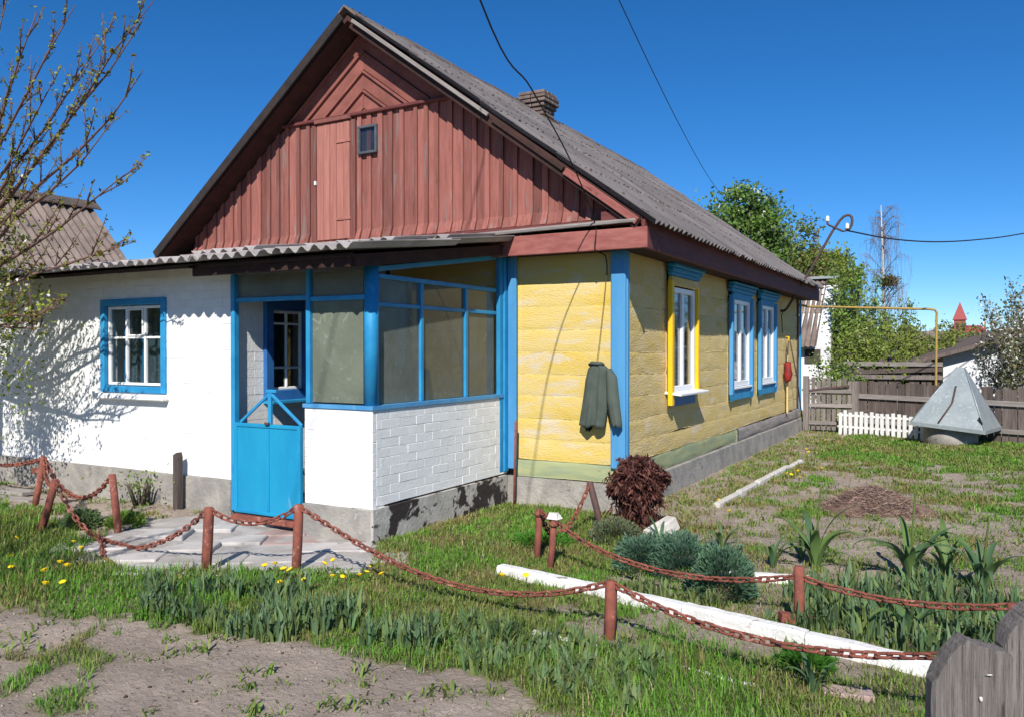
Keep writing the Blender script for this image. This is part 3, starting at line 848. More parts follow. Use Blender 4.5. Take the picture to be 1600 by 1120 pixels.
# side window inside the porch
wn = boxes('window', annex, [(-1.86, -1.32, -XA+.18, -XA+.19, 1.15, 2.05)], MT['interior'], RIGHT)
frame4(wn, 'casing', -1.90, -1.28, 1.11, 2.09, .10, -XA-.02, .05, MT['darkblue'], RIGHT)
frame4(wn, 'sash', -1.80, -1.38, 1.21, 1.99, .03, -XA+.01, .035, MT['whitew'], RIGHT)
box('muntin', wn, (.022, .03, .72), (-1.59, -XA+.01, 1.60), MT['whitew'], RIGHT)
for zz in (1.43, 1.86): box('muntin', wn, (.36, .028, .022), (-1.59, -XA+.011, zz), MT['whitew'], RIGHT)
for s in (-1.69, -1.49): box('pane', wn, (.18, .005, .72), (s, -XA+.016, 1.60), MT['glass'], RIGHT, 0)
box('sill', wn, (.62, .14, .03), (-1.59, -XA-.06, 1.10), MT['blue'], RIGHT)

# roof over annex
ZA0 = 2.36; YE = -2.74; sl = R(8.0)
def lean(y): return ZA0+(y-YE)*math.tan(sl)
aroof = link('roof', mk([(-9.6, YE+.06, lean(YE+.06)-.045), (XA, YE+.06, lean(YE+.06)-.045), (XA, -.05, lean(-.05)-.045), (-9.6, -.05, lean(-.05)-.045),
                         (-9.6, YE+.06, lean(YE+.06)-.02), (XA, YE+.06, lean(YE+.06)-.02), (XA, -.05, lean(-.05)-.02), (-9.6, -.05, lean(-.05)-.02)],
                        [(0, 3, 2, 1), (4, 5, 6, 7), (0, 1, 5, 4), (1, 2, 6, 5), (2, 3, 7, 6), (3, 0, 4, 7)], MT['soffit']), annex)
va = (0, -math.cos(sl), -math.sin(sl))
Ltop = (-.02-YE)/math.cos(sl)
FA = slope_frame((-9.6, -.02, lean(-.02)-.005), va, (1, 0, 0))
lay_sheets(aroof, FA, Ltop, 9.6+XA-.01, MT['slate2'], 2, seedn=4, wob=.006)

porch = thing('glazed_porch', 'blue glazed porch on whitewashed brick walls in front of house', 'porch', (-2.1, -1.2, 0))
boxes('foundation', porch, [(-2.06, XP+.0, YA-.03, YA+.2, -.3, .275), (XA+.01, -2.06, YA+.02, YA+.25, -.3, .12)], MT['concrete'])
boxes('foundation', porch, [(XP-.2, XP+.03, YA-.028, -.08, -.3, .285)], MT['tar'])
boxes('floor', porch, [(XA+.01, XP-.2, YA+.25, -.01, -.2, .12)], MT['concrete'])
pw = boxes('wall', porch, [(-2.06+T, XP-T, YA+T, YA+.16, .275, 1.105), (XP-.16, XP-T, YA+.16, -.03, .30, 1.105)], MT['white'])
brick_wall(pw, -2.06, XP, .275, 1.105, FRONT, YA, [], 300, MT['white'], 3)
brick_wall(pw, YA+.052, -.03, .30, 1.105, RIGHT, -XP, [], 300, MT['white'], 4)
fr = boxes('sill_rail', porch, [(-2.07, XP+.015, YA-.015, YA+.16, 1.106, 1.14), (XP-.16, XP+.015, YA+.16, -.04, 1.107, 1.141)], MT['lightblue'])
B = MT['blue']
tube('corner_post', porch, [(XP-.055, YA+.055, 1.141), (XP-.053, YA+.056, 2.31)], .062, B, 12)
box('post', porch, (.05, .06, 2.16), (XA+.035, YA+.0, 1.21), B)
box('post', porch, (.045, .05, 1.17), (-2.01, YA+.01, 1.727), B)
box('post', porch, (.045, .05, .16), (-2.01, YA+.012, 2.19), B) if False else None
box('post', porch, (.10, .06, 2.26), (-.075, -XP+.01, 1.45), B, RIGHT, .008)
box('post', porch, (.07, .05, 2.26), (-.16, -XP+.02, 1.45), B, RIGHT, .008)
box('post', porch, (.10, .04, 2.24), (-1.235, -.05, 1.47), MT['lightblue'], bev=.008)
box('rail', porch, (.89, .04, .04), (-2.475, YA+.01, 2.055), B)
box('rail', porch, (.60, .04, .04), (-1.685, YA+.011, 2.040), B)
for yy in (-1.53, -.78): box('mullion', porch, (.045, .05, 1.06), (yy, -XP+.055, 1.672), B, RIGHT)
y_a, y_b = YA+.12, -.20
box('rail', porch, (y_b-y_a, .04, .036), ((y_a+y_b)/2, -XP+.056, 1.985), B, RIGHT)
box('rail', porch, (y_b-y_a, .045, .04), ((y_a+y_b)/2, -XP+.054, 2.222), B, RIGHT)
ta = math.atan2(.30, 2.05)
box('rail', porch, (2.12, .045, .045), (-1.14, -XP+.050, 2.43), B, RIGHT, rot=Matrix.Rotation(-ta, 4, 'Y'))
# panes
box('pane', porch, (.56, .006, .86), (-1.70, YA+.02, 1.585), MT['film'], bev=0)
box('pane', porch, (.56, .006, .20), (-1.70, YA+.022, 2.165), MT['filmtop'], bev=0)
box('pane', porch, (.86, .006, .20), (-2.47, YA+.022, 2.18), MT['filmtop'], bev=0)
edges = [y_a, -1.53, -.78, y_b]
for i, (a, b) in enumerate(zip(edges[:-1], edges[1:])):
    box('pane', porch, (b-a-.045, .006, .82), ((a+b)/2, -XP+.058, 1.555), MT['film2'] if i else MT['filmtop'], RIGHT, 0)
    box('pane', porch, (b-a-.045, .006, .20), ((a+b)/2, -XP+.060, 2.103), MT['film2'] if i else MT['filmtop'], RIGHT, 0)
# porch door
dr = box('door', porch, (.80, .03, .80), (-2.49, YA-.01, .53), MT['bluedoor'], bev=.006)
frame4(dr, 'door_frame', -2.895, -2.085, .12, .94, .035, YA-.012, .05, MT['bluedoor'], FRONT)
box('door_bar', dr, (.03, .045, .74), (-2.47, YA-.014, .53), MT['bluedoor'])
box('door_bar', dr, (.04, .03, .32), (-2.47, YA+.0, 1.07), B)
for s in (-1, 1):
    L = math.hypot(.36, .30)
    box('brace', dr, (L, .02, .028), (-2.47+s*.19, YA+.002, 1.08), B, rot=Matrix.Rotation(s*math.atan2(.27, .37), 4, 'Y'))
box('brace', dr, (.12, .03, .03), (-2.45, YA+.0, 1.235), B)
box('latch', dr, (.05, .03, .02), (-2.46, YA-.05, .95), MT['darkrust'])
box('sill', dr, (.80, .06, .05), (-2.49, YA-.05, .085), MT['rust'])
# roof over porch
XRt = -1.17
v = [(XA-.1, YE+.06, lean(YE+.06)-.05), (XRt-.02, YE+.06, lean(YE+.06)-.05), (XRt-.02, -.05, lean(-.05)-.05), (XA-.1, -.05, lean(-.05)-.05)]
v += [(a, b, c+.022) for a, b, c in v]
proof = link('roof', mk(v, [(0, 3, 2, 1), (4, 5, 6, 7), (0, 1, 5, 4), (1, 2, 6, 5), (2, 3, 7, 6), (3, 0, 4, 7)], MT['darkwood']), porch)
FP = slope_frame((XA, -.02, lean(-.02)-.003), va, (1, 0, 0))
lay_sheets(proof, FP, Ltop, XRt-XA, MT['slate2'], 2, waves=7, seedn=4, wob=.02)
# a second layer of loose sheets over the porch
for (xs_, ys_, wv, L, rz) in ((-3.35, -.9, 6, 1.55, .03), (-2.62, -.45, 9, 1.35, -.02), (-1.95, -.30, 5, 1.0, .05)):
    M = slope_frame((xs_, ys_, lean(ys_)+.075), va, (1, 0, 0)) @ Matrix.Rotation(rz, 4, 'Z') @ Matrix.Rotation(R(-.6), 4, 'Y')
    link('roof_sheet', sheet_me(wv, L, MT['slate2'], .135, seed=wv), proof, M)
box('fascia', porch, (XRt-XA+.05, .03, .11), ((XRt+XA)/2-.06, YE+.10, lean(YE)-.055), MT['darkwood'])
box('fascia', porch, (-.12-YE, .03, .10), ((YE-.12)/2+.05, -XRt+.05, lean(-1.4)-.075), MT['darkwood'], RIGHT, rot=Matrix.Rotation(-sl, 4, 'Y'))

# ------------------------------------------------------------------ things on and around the house
# green jacket hanging on the front wall
jk = thing('jacket', 'grey-green jacket hanging on the yellow wall beside blue corner board', 'jacket', (-.25, -.1, 1.1))
def cloth(name, parent, rows, mat, folds, amp, depth, seed):
    """closed cloth shape from rows (z, x0, x1, y); folded front, flatter back"""
    n = 26; v = []; f = []
    zs = [r[0] for r in rows]
    m = 22
    def at(z, c):
        return float(np.interp(-z, [-q_ for q_ in zs], [r[c] for r in rows]))
    for layer in (0, 1):
        for j in range(m+1):
            z = zs[0]+(zs[-1]-zs[0])*j/m
            x0, x1, yy = at(z, 1), at(z, 2), at(z, 3)
            for i in range(n+1):
                t = i/n
                thick = depth*math.sin(math.pi*t)**.5
                a = amp*(.25+.75*j/m)
                fold = a*math.sin(folds*t*6.283+seed+.8*math.sin(j*.25)) + a*.5*math.sin(folds*1.7*t*6.283+2*seed)
                y = yy - thick + fold if layer == 0 else yy + fold*.6 + .004
                v.append((x0+(x1-x0)*t, y, z + (.012*math.sin(t*12+seed) if j == m else 0)))
    N = (n+1)*(m+1)
    for j in range(m):
        for i in range(n):
            a = j*(n+1)+i
            f.append((a, a+n+1, a+n+2, a+1)); f.append((N+a, N+a+1, N+a+n+2, N+a+n+1))
        a = j*(n+1); f.append((a, N+a, N+a+n+1, a+n+1)); b = a+n; f.append((b, b+n+1, N+b+n+1, N+b))
    for i in range(n):
        f.append((i, i+1, N+i+1, N+i)); a = m*(n+1)+i; f.append((a, N+a, N+a+1, a+1))
    return link(name, mk(v, f, mat, True), parent)
cloth('body', jk, [(1.47, -.30, -.20, -.07), (1.42, -.355, -.13, -.075), (1.30, -.385, -.125, -.08), (1.0, -.425, -.145, -.085), (.84, -.45, -.165, -.09)], MT['cloth'], 2.1, .014, .05, .5)
cloth('sleeve', jk, [(1.42, -.15, -.10, -.085), (1.34, -.15, -.035, -.10), (1.1, -.135, .0, -.12), (.86, -.075, .035, -.13)], MT['cloth'], 1.0, .008, .05, 1.2)
cloth('lining', jk, [(.86, -.40, -.30, -.06), (.80, -.385, -.325, -.065)], MT['cloth_dark'], 1, .006, .02, 2)
tube('collar', jk, [(-.325, -.10, 1.455), (-.29, -.125, 1.475), (-.24, -.13, 1.47), (-.20, -.11, 1.47), (-.185, -.085, 1.455)], .018, MT['cloth'], 8)
tube('hanging_cord', tag(thing('hanger_string', 'thin string holding the jacket below the eave', 'string', (-.2, -.06, 2.3))), [(-.165, -.06, 2.36), (-.19, -.055, 2.1), (-.235, -.06, 1.7), (-.262, -.07, 1.48)], .0028, MT['darkrust'], 5)

# iron rod by the porch corner
tag(tube('iron_rod', None, [(-1.13, -.17, .87), (-1.15, -.17, -.1)], .013, MT['rust'], 8), 'rusty iron rod standing between porch and yellow wall', 'rod')

# bracket mast with insulators at the far end of the long wall
ms = thing('cable_mast', 'leaning iron mast with hooked top on the far end of long wall', 'mast', (0, 7.6, 2.1))
tube('pole', ms, [(-.02, 7.6, 2.30), (.05, 7.6, 2.30), (.09, 7.6, 2.34), (.51, 7.6, 3.05), (.85, 7.6, 3.66), (.97, 7.6, 3.84), (1.03, 7.6, 3.90), (1.08, 7.6, 3.92), (1.13, 7.6, 3.915), (1.16, 7.6, 3.88), (1.17, 7.6, 3.82), (1.16, 7.6, 3.75), (1.13, 7.6, 3.69), (1.09, 7.6, 3.65)], .022, MT['darkrust'], 8)
tube('cross_arm', ms, [(.77, 7.58, 3.86), (.77, 7.58, 3.79), (.80, 7.58, 3.765), (1.02, 7.58, 3.645), (1.07, 7.58, 3.65), (1.09, 7.58, 3.72)], .017, MT['darkrust'], 8)
for p in ((.77, 7.58, 3.85), (1.09, 7.58, 3.70)):
    tube('insulator', ms, [(p[0], p[1], p[2]-.02), (p[0], p[1], p[2]+.01), (p[0], p[1], p[2]+.03), (p[0], p[1], p[2]+.05), (p[0], p[1], p[2]+.08)], [.03, .036, .026, .034, .015], MT['porcelain'], 10)
tube('cable', ms, [(.05, 7.60, 2.33), (.01, 7.52, 2.22), (.03, 7.46, 2.12), (.025, 7.50, 2.02), (.03, 7.53, 1.9)], .008, MT['black'], 6)
def cat_curve(pts, n=24):
    """smooth curve through points"""
    P_ = [Vector(p) for p in pts]; P_ = [P_[0]*2-P_[1]] + P_ + [P_[-1]*2-P_[-2]]
    out = []
    for i in range(1, len(P_)-2):
        for k in range(n):
            t = k/n; a, b, c, d = P_[i-1:i+3]
            out.append(.5*((2*b)+(c-a)*t+(2*a-5*b+4*c-d)*t*t+(3*b-a-3*c+d)*t**3))
    out.append(P_[-2]); return out
wires = [('black cable dropping from the sky to the gable corner', [(3.3, -12, 6.6), (1.7, -7.4, 4.9), (.41, -3.39, 3.72), (.13, -2.2, 3.55), (-.02, -1.3, 3.30), (-.12, -.65, 3.02), (-.165, -.33, 2.80), (-.16, -.33, 2.70), (-.17, -.32, 2.56), (-.17, -.10, 2.54), (-.165, -.05, 2.47), (-.16, -.05, 2.34)], .0065),
         ('thin grey wire crossing the sky high above the slate roof', [(1.6, -13, 7.6), (.3, -6, 7.0), (-1.45, 3.59, 6.55), (-2.7, 10.5, 6.42), (-3.9, 17.1, 6.6), (-5.6, 26, 7.4)], .008),
         ('twisted cable sagging from the mast hook to the right', [(1.07, 7.6, 3.66), (1.68, 8.56, 3.59), (2.36, 9.52, 3.60), (3.09, 10.5, 3.71), (3.86, 11.51, 3.90), (5.6, 13.8, 4.45)], .013)]
for lb, pts, rd in wires:
    tag(tube('overhead_cable', None, cat_curve(pts, 8), rd, MT['black'], 6), lb, 'cable')

# red bag on a stick by the end of the long wall
rb = thing('hanging_bag', 'small red bag hanging by strings on the yellow long wall', 'bag', (.05, 7.8, 1.3))
tube('bag_body', rb, [(.05, 7.78, 1.02), (.07, 7.79, 1.06), (.075, 7.80, 1.16), (.07, 7.83, 1.27), (.055, 7.84, 1.37), (.045, 7.84, 1.39)], [.02, .055, .085, .060, .065, .02], MT['redbag'], 7)
tube('string', rb, [(.05, 7.79, 1.37), (.05, 7.86, 1.62), (.055, 7.93, 1.78)], .008, MT['darkrust'], 5)
tube('string', rb, [(.05, 7.9, 1.37), (.05, 7.91, 1.62), (.055, 7.93, 1.78)], .008, MT['darkrust'], 5)
tube('hook', rb, [(.0, 7.93, 1.84), (.06, 7.93, 1.84), (.06, 7.93, 1.74)], .014, MT['yellowtrim'], 6)
tag(tube('leaning_stick', None, [(.07, 7.95, 1.80), (.12, 8.4, 1.1), (.16, 8.75, .25)], .012, MT['darkrust'], 6), 'thin dark stick leaning on the far end of long wall', 'stick')
tag(box('wall_batten', None, (.05, .03, 1.05), (.045, 7.9, .98), MT['yellow2'], rot=Matrix.Rotation(R(90), 4, 'Z')), 'yellow painted batten on the long wall under red bag', 'batten')

# ------------------------------------------------------------------ chain fence
def link_me():
    n, m = 14, 6; L, W, r = .034, .0165, .0072
    v, f = [], []
    cs = []
    for i in range(n):
        t = 2*math.pi*i/n
        x, y = math.cos(t), math.sin(t)
        cs.append((W*x*1.0 + (L-W)*(1 if x > 0 else -1)*(1 if abs(x) > .01 else 0), W*y, t))
    for (cx, cy, t) in cs:
        for k in range(m):
            s = 2*math.pi*k/m
            d = r*math.cos(s)
            v.append((cx+d*math.cos(t), cy+d*math.sin(t), r*math.sin(s)))
    for i in range(n):
        for k in range(m):
            i2, k2 = (i+1) % n, (k+1) % m
            f.append((i*m+k, i2*m+k, i2*m+k2, i*m+k2))
    return mk(v, f, MT['rust'], True)
LM = link_me()
def chain(label, pts, group=None, rope=False):
    pts = cat_curve(pts, 16)
    c = thing('chain', label, 'chain', tuple(pts[0]), group)
    d = [0]
    for a, b in zip(pts[:-1], pts[1:]): d.append(d[-1]+(b-a).length)
    s = .02; i = 0
    while s < d[-1]:
        k = max(j for j in range(len(d)) if d[j] <= s); k = min(k, len(pts)-2)
        t = (s-d[k])/max(d[k+1]-d[k], 1e-6)
        p = pts[k].lerp(pts[k+1], t); dr_ = (pts[k+1]-pts[k]).normalized()
        q_ = dr_.to_track_quat('X', 'Z').to_matrix().to_4x4()
        M = Matrix.Translation(p) @ q_ @ Matrix.Rotation((0 if i % 2 else math.pi/2)+.5+random.uniform(-.25, .25), 4, 'X')
        link('chain_link', LM, c, M)
        s += .0535; i += 1
    return c
def sagged(a, b, sag, n=7, skew=1.0):
    a, b = Vector(a), Vector(b)
    out = []
    for i in range(n+1):
        t = i/n; p = a.lerp(b, t); u = t**skew
        p.z -= 4*sag*u*(1-u); p.z = max(p.z, G(p.x, p.y)+.018)
        out.append(p)
    return out
def post(label, base, top, r=.030, extra=None, mat='rust', square=False):
    bz = G(base[0], base[1])
    t = thing('chain_post', label, 'post', (base[0], base[1], bz), 'rusty posts of the chain fence')
    b = Vector((base[0], base[1], bz-.08)); tp = Vector(top)
    tube('shaft', t, [b, b.lerp(tp, .5)+Vector((.003, 0, 0)), b.lerp(tp, .985), tp], [r, r*1.02, r, r*.82], MT[mat], 6 if square else 10)
    if extra: extra(t, tp, Vector((base[0], base[1], bz)))
    return t
def ring_top(t, tp, bs):
    tube('collar', t, [tp+Vector((0, 0, -.05)), tp+Vector((0, 0, -.02))], .040, MT['rust'], 10)
def cross(t, tp, bs):
    box('cross_plate', t, (.16, .04, .05), (tp.x-.03, tp.y-.02, tp.z-.13), MT['rust'], rot=Matrix.Rotation(R(25), 4, 'Z'))
def foot(t, tp, bs):
    box('foot_plate', t, (.20, .075, .05), (bs.x-.01, bs.y, bs.z+.045), MT['rust'], rot=Matrix.Rotation(R(28), 4, 'Z') @ Matrix.Rotation(R(8), 4, 'Y'))
pA = (-4.84, -3.02, G(-4.84, -3.02)); tA = (-4.74, -2.97, .58)
pB = (-3.83, -3.57); tB = (-3.70, -3.50, .51)
pC = (-3.12, -3.32); tC = (-3.18, -3.34, .58)
pD = (-1.83, -3.54); tD = (-1.80, -3.53, .465)
pE = (-1.26, -3.22); tE = (-1.235, -3.21, .485)
pF = (1.28, -3.45); tF = (1.29, -3.44, .335)
pG = (.11, -2.08); tG = (.135, -2.07, .39)
pH = (.32, -2.28); tH = (.355, -2.26, .37)
pI = (.18, -.92); tI = (.03, -.90, .43)
pJ = (2.14, -2.66); tJ = (2.14, -2.66, .345)
post('leaning rusty post with short cross plate near annex wall', pA, tA, extra=cross)
post('tilted rusty pipe post in the grass left of paved path', pB, tB)
post('upright rusty pipe post on bare sand before annex foundation', pC, tC)
post('rusty angle post at front edge of paved path', pD, tD, .036, square=True)
post('rusty post at path edge opposite the porch corner', pE, tE, .034)
post('rusty post in grass before the whitewashed kerb', pF, tF, .034, square=True)
post('rusty forked post in lawn at start of whitewashed kerb', pG, tG, .026, ring_top)
post('short rusty post with pale cap inside whitewashed kerb', pH, tH, .024, ring_top)
post('dark leaning post between foundation and maroon bush', pI, tI, .03, mat='darkrust')
post('rusty post on foot plate among iris leaves', pJ, tJ, .030, foot)
tp = Vector(tH)
tag(link('stone_lump', mk(*[[tuple(Vector(tH)+Vector(p)) for p in ((-.05, -.03, .001), (.04, -.035, .001), (.055, .03, .004), (-.03, .04, .002), (-.03, -.02, .05), (.03, -.015, .04), (.02, .025, .045))], [(0, 3, 2, 1), (0, 1, 5, 4), (1, 2, 6, 5), (2, 3, 6), (3, 0, 4, 6), (4, 5, 6)]], MT['stone'])), 'pale stone lump resting on a short rusty post', 'stone')
pK = (3.20, -2.85); tK = (3.20, -2.85, .34); pL = (3.14, -3.93); tL = (3.14, -3.93, .45)
post('rusty post at the end of rear chain beyond iris bed', pK, tK, .03)
post('rusty post behind the grey wooden pickets', pL, tL, .03)
pM = (-6.9, -2.66); tM = (-6.9, -2.66, .45)
post('rusty post under the blossoming tree at annex wall', pM, tM, .03)
up = lambda p, dz=-.015: (p[0], p[1], p[2]+dz)
chain('chain from the cross plate post along the annex wall', sagged(up(tM), up(tA), .09))
chain('chain from the cross plate post to the upright pipe post', sagged(up(tA), up(tC), .27))
chain('rusty chain drooping to the slabs at the left path edge', sagged(up(tB), up(tD), .42, skew=.85))
chain('short chain spanning the path before the blue door', sagged(up(tD), up(tE), .11))
chain('long rusty chain sagging over lawn and dandelions', sagged(up(tE), up(tF), .25, skew=1.15))
chain('rusty chain running in front of the whitewashed kerb', sagged(up(tF), up(tL), .15))
chain('chain hanging across the round green cushions', [up(tG)]+sagged(up(tH), up(tJ, -.06), .17, skew=.9))
chain('rear chain over the iris leaves behind the kerb', sagged(up(tJ, -.06), up(tK), .06))
chain('chain hanging from the dark leaning post to the lawn', [up(tI)]+[Vector((.02, -1.0, .30)), Vector((-.02, -1.15, .12)), Vector((-.05, -1.3, .05)), Vector((.0, -1.6, .09)), Vector((.09, -1.95, .30)), Vector(up(tG))])
chain('second chain strand between the two short posts', [Vector(up(tA, .0)), Vector((-4.4, -3.15, .42)), Vector((-4.0, -3.35, .42)), Vector(up(tB))])
chain('loose chain tail lying beside the path slabs', [Vector((-3.05, -3.55, .14)), Vector((-2.9, -3.62, .07)), Vector((-2.75, -3.72, .05)), Vector((-2.6, -3.80, .045)), Vector((-2.45, -3.84, .04))])

# wooden stub by the annex wall
tag(link('wooden_stub', prism_me([(-3.60, -.05), (-3.535, -.05), (-3.53, .59), (-3.545, .635), (-3.595, .61)], -2.42, -2.36, MT['fencewood'])), 'dark wooden stub post standing by the annex foundation', 'post')
# two boards lying at the annex wall
for (c_, L, a, lb) in (((-6.3, -2.75, .13), 1.7, 4, 'grey plank lying along the annex wall'), ((-6.1, -2.95, .09), 1.9, 9, 'grey plank lying in front of another by annex')):
    tag(box('plank', None, (L, .18, .04), c_, MT['greywoodx'], rot=Matrix.Rotation(R(a), 4, 'Z')), lb, 'plank')

# ------------------------------------------------------------------ garden edging
def edging(label, a, b, n, wd, h, mat, rise, gaps=()):
    a, b = Vector((a[0], a[1], 0)), Vector((b[0], b[1], 0))
    t = thing('garden_edging', label, 'edging', tuple(a))
    d = (b-a); L = d.length/n; ang_ = math.atan2(d.y, d.x)
    for i in range(n):
        if i in gaps: continue
        p = a+d*((i+.5)/n); zz_ = G(p.x, p.y)
        # uneven kerb stone
        vs_, fs = [], []
        m = 9
        for j in range(m+1):
            x_ = -L/2+.004+(L-.008)*j/m
            w1 = wd/2*(1+random.uniform(-.04, .04)); hh = h+random.uniform(-.004, .004)*min(1, h*12)
            for (yy_, z_) in ((-w1, -h), (-w1, hh-.016), (-w1+.014, hh), (w1-.014, hh), (w1, hh-.016), (w1, -h)):
                vs_.append((x_, yy_+random.uniform(-.003, .003), z_))
        for j in range(m):
            for k_ in range(5):
                q0 = j*6+k_; fs.append((q0, q0+6, q0+7, q0+1))
        fs.append(tuple(range(6))); fs.append(tuple(range(m*6+5, m*6-1, -1)))
        link('kerb_stone', mk(vs_, fs, mat), t, Matrix.Translation((p.x, p.y, zz_+rise)) @ Matrix.Rotation(ang_+random.uniform(-.008, .008), 4, 'Z') @ Matrix.Rotation(random.uniform(-.01, .01), 4, 'Y'))
edging('long whitewashed concrete kerb edging the flower bed', (.06, -2.54), (2.97, -3.13), 4, .09, .072, MT['kerb'], 0)
edging('sunken pale kerb half hidden in grass before the bed', (.85, -3.52), (2.15, -3.68), 3, .045, .010, MT['kerb'], 0)
edging('thin pale kerb beside the yellow long wall', (.72, .75), (.86, 4.6), 5, .07, .05, MT['stone'], 0)
edging('short white kerb behind the round green cushions', (1.45, -1.88), (2.05, -1.73), 1, .08, .045, MT['kerb'], 0)

# pale stone block beside maroon bush
bm = bmesh.new(); bmesh.ops.create_cube(bm, size=1)
for vtx in bm.verts: vtx.co = Vector((vtx.co.x*.30, vtx.co.y*.12, vtx.co.z*.13)) + Vector((random.uniform(-.02, .02), random.uniform(-.015, .015), random.uniform(-.015, .015)))
bmesh.ops.bevel(bm, geom=list(bm.edges), offset=.012, segments=2, affect='EDGES')
me = bpy.data.meshes.new('mesh'); bm.to_mesh(me); bm.free(); me.materials.append(MT['stone'])
tag(link('stone_block', me, None, Matrix.Translation((.72, -.98, .085)) @ Matrix.Rotation(R(55), 4, 'Z') @ Matrix.Rotation(R(-24), 4, 'Y')), 'pale concrete block tilted beside the maroon bush', 'stone')
tag(box('loose_brick', None, (.22, .11, .06), (2.52, -3.56, -.005), MT['redslab'], rot=Matrix.Rotation(R(15), 4, 'Z')), 'reddish brick lying in grass before the kerb', 'brick')

# ------------------------------------------------------------------ near wooden pickets at the right
def picket_near(label, cx, cy, wd, top, th, yaw, prof, marks=()):
    """plank with its own top profile; prof = list of (u, dz) over the width"""
    nu, nv = 56, 90
    us = [i/nu for i in range(nu+1)]; V, F_ = [], []
    pu = [p_[0] for p_ in prof]; pz = [p_[1] for p_ in prof]
    sd0 = cx*31
    for layer in (0, 1):
        for j_ in range(nv+1):
            t_ = j_/nv
            for u in us:
                tp_ = top+float(np.interp(u, pu, pz))+(float(fbm(u*30+sd0, 1.5, 8))-.5)*.012
                z_ = -.05+(tp_+.05)*(1-(1-t_)**1.7)
                gr = (float(fbm(u*26+sd0, z_*2.2, 14, 4))-.5)*.012+max(0, .30-float(vnoise(u*11+sd0, z_*1.6, 19)))*-.020
                ed = .012*(max(0, abs(2*u-1)-.88)/.12)**2+.010*max(0, t_-.985)/.015
                xw = (u-.5)*wd+(float(vnoise(z_*9, u*2+sd0, 3))-.5)*.004
                V.append((xw, (-th/2-gr+ed) if layer == 0 else (th/2-ed), z_))
    NN = (nu+1)*(nv+1)
    for j_ in range(nv):
        for i_ in range(nu):
            a = j_*(nu+1)+i_
            F_.append((a, a+1, a+nu+2, a+nu+1)); F_.append((NN+a, NN+a+nu+1, NN+a+nu+2, NN+a+1))
        a = j_*(nu+1); F_.append((a, a+nu+1, NN+a+nu+1, NN+a)); b_ = a+nu; F_.append((b_, NN+b_, NN+b_+nu+1, b_+nu+1))
    for i_ in range(nu):
        a = nv*(nu+1)+i_; F_.append((a, a+1, NN+a+1, NN+a))
    me = mk(V, F_, MT['nearwood'])
    t = link('fence_picket', me, None, Matrix.Translation((cx, cy, 0)) @ Matrix.Rotation(yaw, 4, 'Z'))
    tag(t, label, 'picket')
    for (u, z, sz) in marks:
        bm = bmesh.new(); bmesh.ops.create_icosphere(bm, subdivisions=2, radius=1)
        for vtx in bm.verts:
            k_ = 1+.22*math.sin(vtx.co.x*2.3+z*40)*math.cos(vtx.co.z*1.7+1)
            vtx.co = Vector((vtx.co.x*sz[0]*k_, vtx.co.y*.003, vtx.co.z*sz[1]*k_))
        mm = bpy.data.meshes.new('mesh'); bm.to_mesh(mm); bm.free(); mm.materials.append(MT['stone'])
        link('white_spot', mm, t, Matrix.Translation((cx, cy, 0)) @ Matrix.Rotation(yaw, 4, 'Z') @ Matrix.Translation((u, -th/2-.005, z)))
yw = R(22)
picket_near('thick grey weathered picket with white spots and slanted top', 3.02, -5.49, .175, .88, .06, yw, [(0, -.04), (.22, .035), (.42, .065), (.62, .05), (.97, .035), (1, .02)], ((.012, .815, (.0042, .006)), (.03, .870, (.007, .0016))))
picket_near('taller grey weathered picket behind the spotted one', 3.155, -5.33, .16, .95, .07, yw, [(0, -.05), (.08, -.01), (.35, .04), (.6, .055), (1, .05)], ())

# ------------------------------------------------------------------ back fence, gate, low white fence
f0, f1 = Vector((1.0, 9.62, 0)), Vector((6.2, 8.25, 0))
fdir = (f1-f0).normalized(); fyaw = math.atan2(fdir.y, fdir.x)
def picket_me(h, wd, th, mat, point=.0):
    key = ('pk', round(h, 2), round(wd, 3), mat.name, point)
    if key in _bc: return _bc[key]
    if point > 0: poly = [(-wd/2, 0), (wd/2, 0), (wd/2, h-point), (0, h), (-wd/2, h-point)]
    else: poly = [(-wd/2, 0), (wd/2, 0), (wd/2*.97, h), (-wd/2*.96, h*.992)]
    _bc[key] = prism_me(poly, -th/2, th/2, mat)
    return _bc[key]
bf = thing('plank_fence', 'old grey plank fence closing the back of the garden', 'fence', tuple(f0))
L = (f1-f0).length; s = 0
while s < L:
    wd = random.choice((.09, .10, .115, .125)); p = f0+fdir*(s+wd/2)
    zt_ = 1.02-.05*s/L*2
    link('fence_plank', picket_me(round(zt_+random.uniform(-.03, .03), 2), wd, .02, MT['fencewood']), bf,
         Matrix.Translation((p.x, p.y, -.02)) @ Matrix.Rotation(fyaw+random.uniform(-.02, .02), 4, 'Z') @ Matrix.Rotation(random.uniform(-.015, .015), 4, 'Y'))
    s += wd+random.choice((.006, .008, .012, .016))
nrm = Vector((fdir.y, -fdir.x, 0))
for zz_, hh in ((.70, .09), (.22, .08)):
    p = f0+fdir*(L/2)+nrm*.035
    box('fence_rail', bf, (L, .045, hh), (p.x, p.y, zz_-.02), MT['greywoodx'], rot=Matrix.Rotation(fyaw, 4, 'Z') @ Matrix.Rotation(R(.8), 4, 'Y'))
for s in (.02, 2.05, 3.05, 4.3):
    p = f0+fdir*s+nrm*.09
    box('fence_post', bf, (.11, .10, 1.15), (p.x, p.y, .42), MT['greywood'], rot=Matrix.Rotation(fyaw, 4, 'Z'))
gt_ = thing('garden_gate', 'grey slatted gate between house corner and plank fence', 'gate', (.45, 9.5, 0))
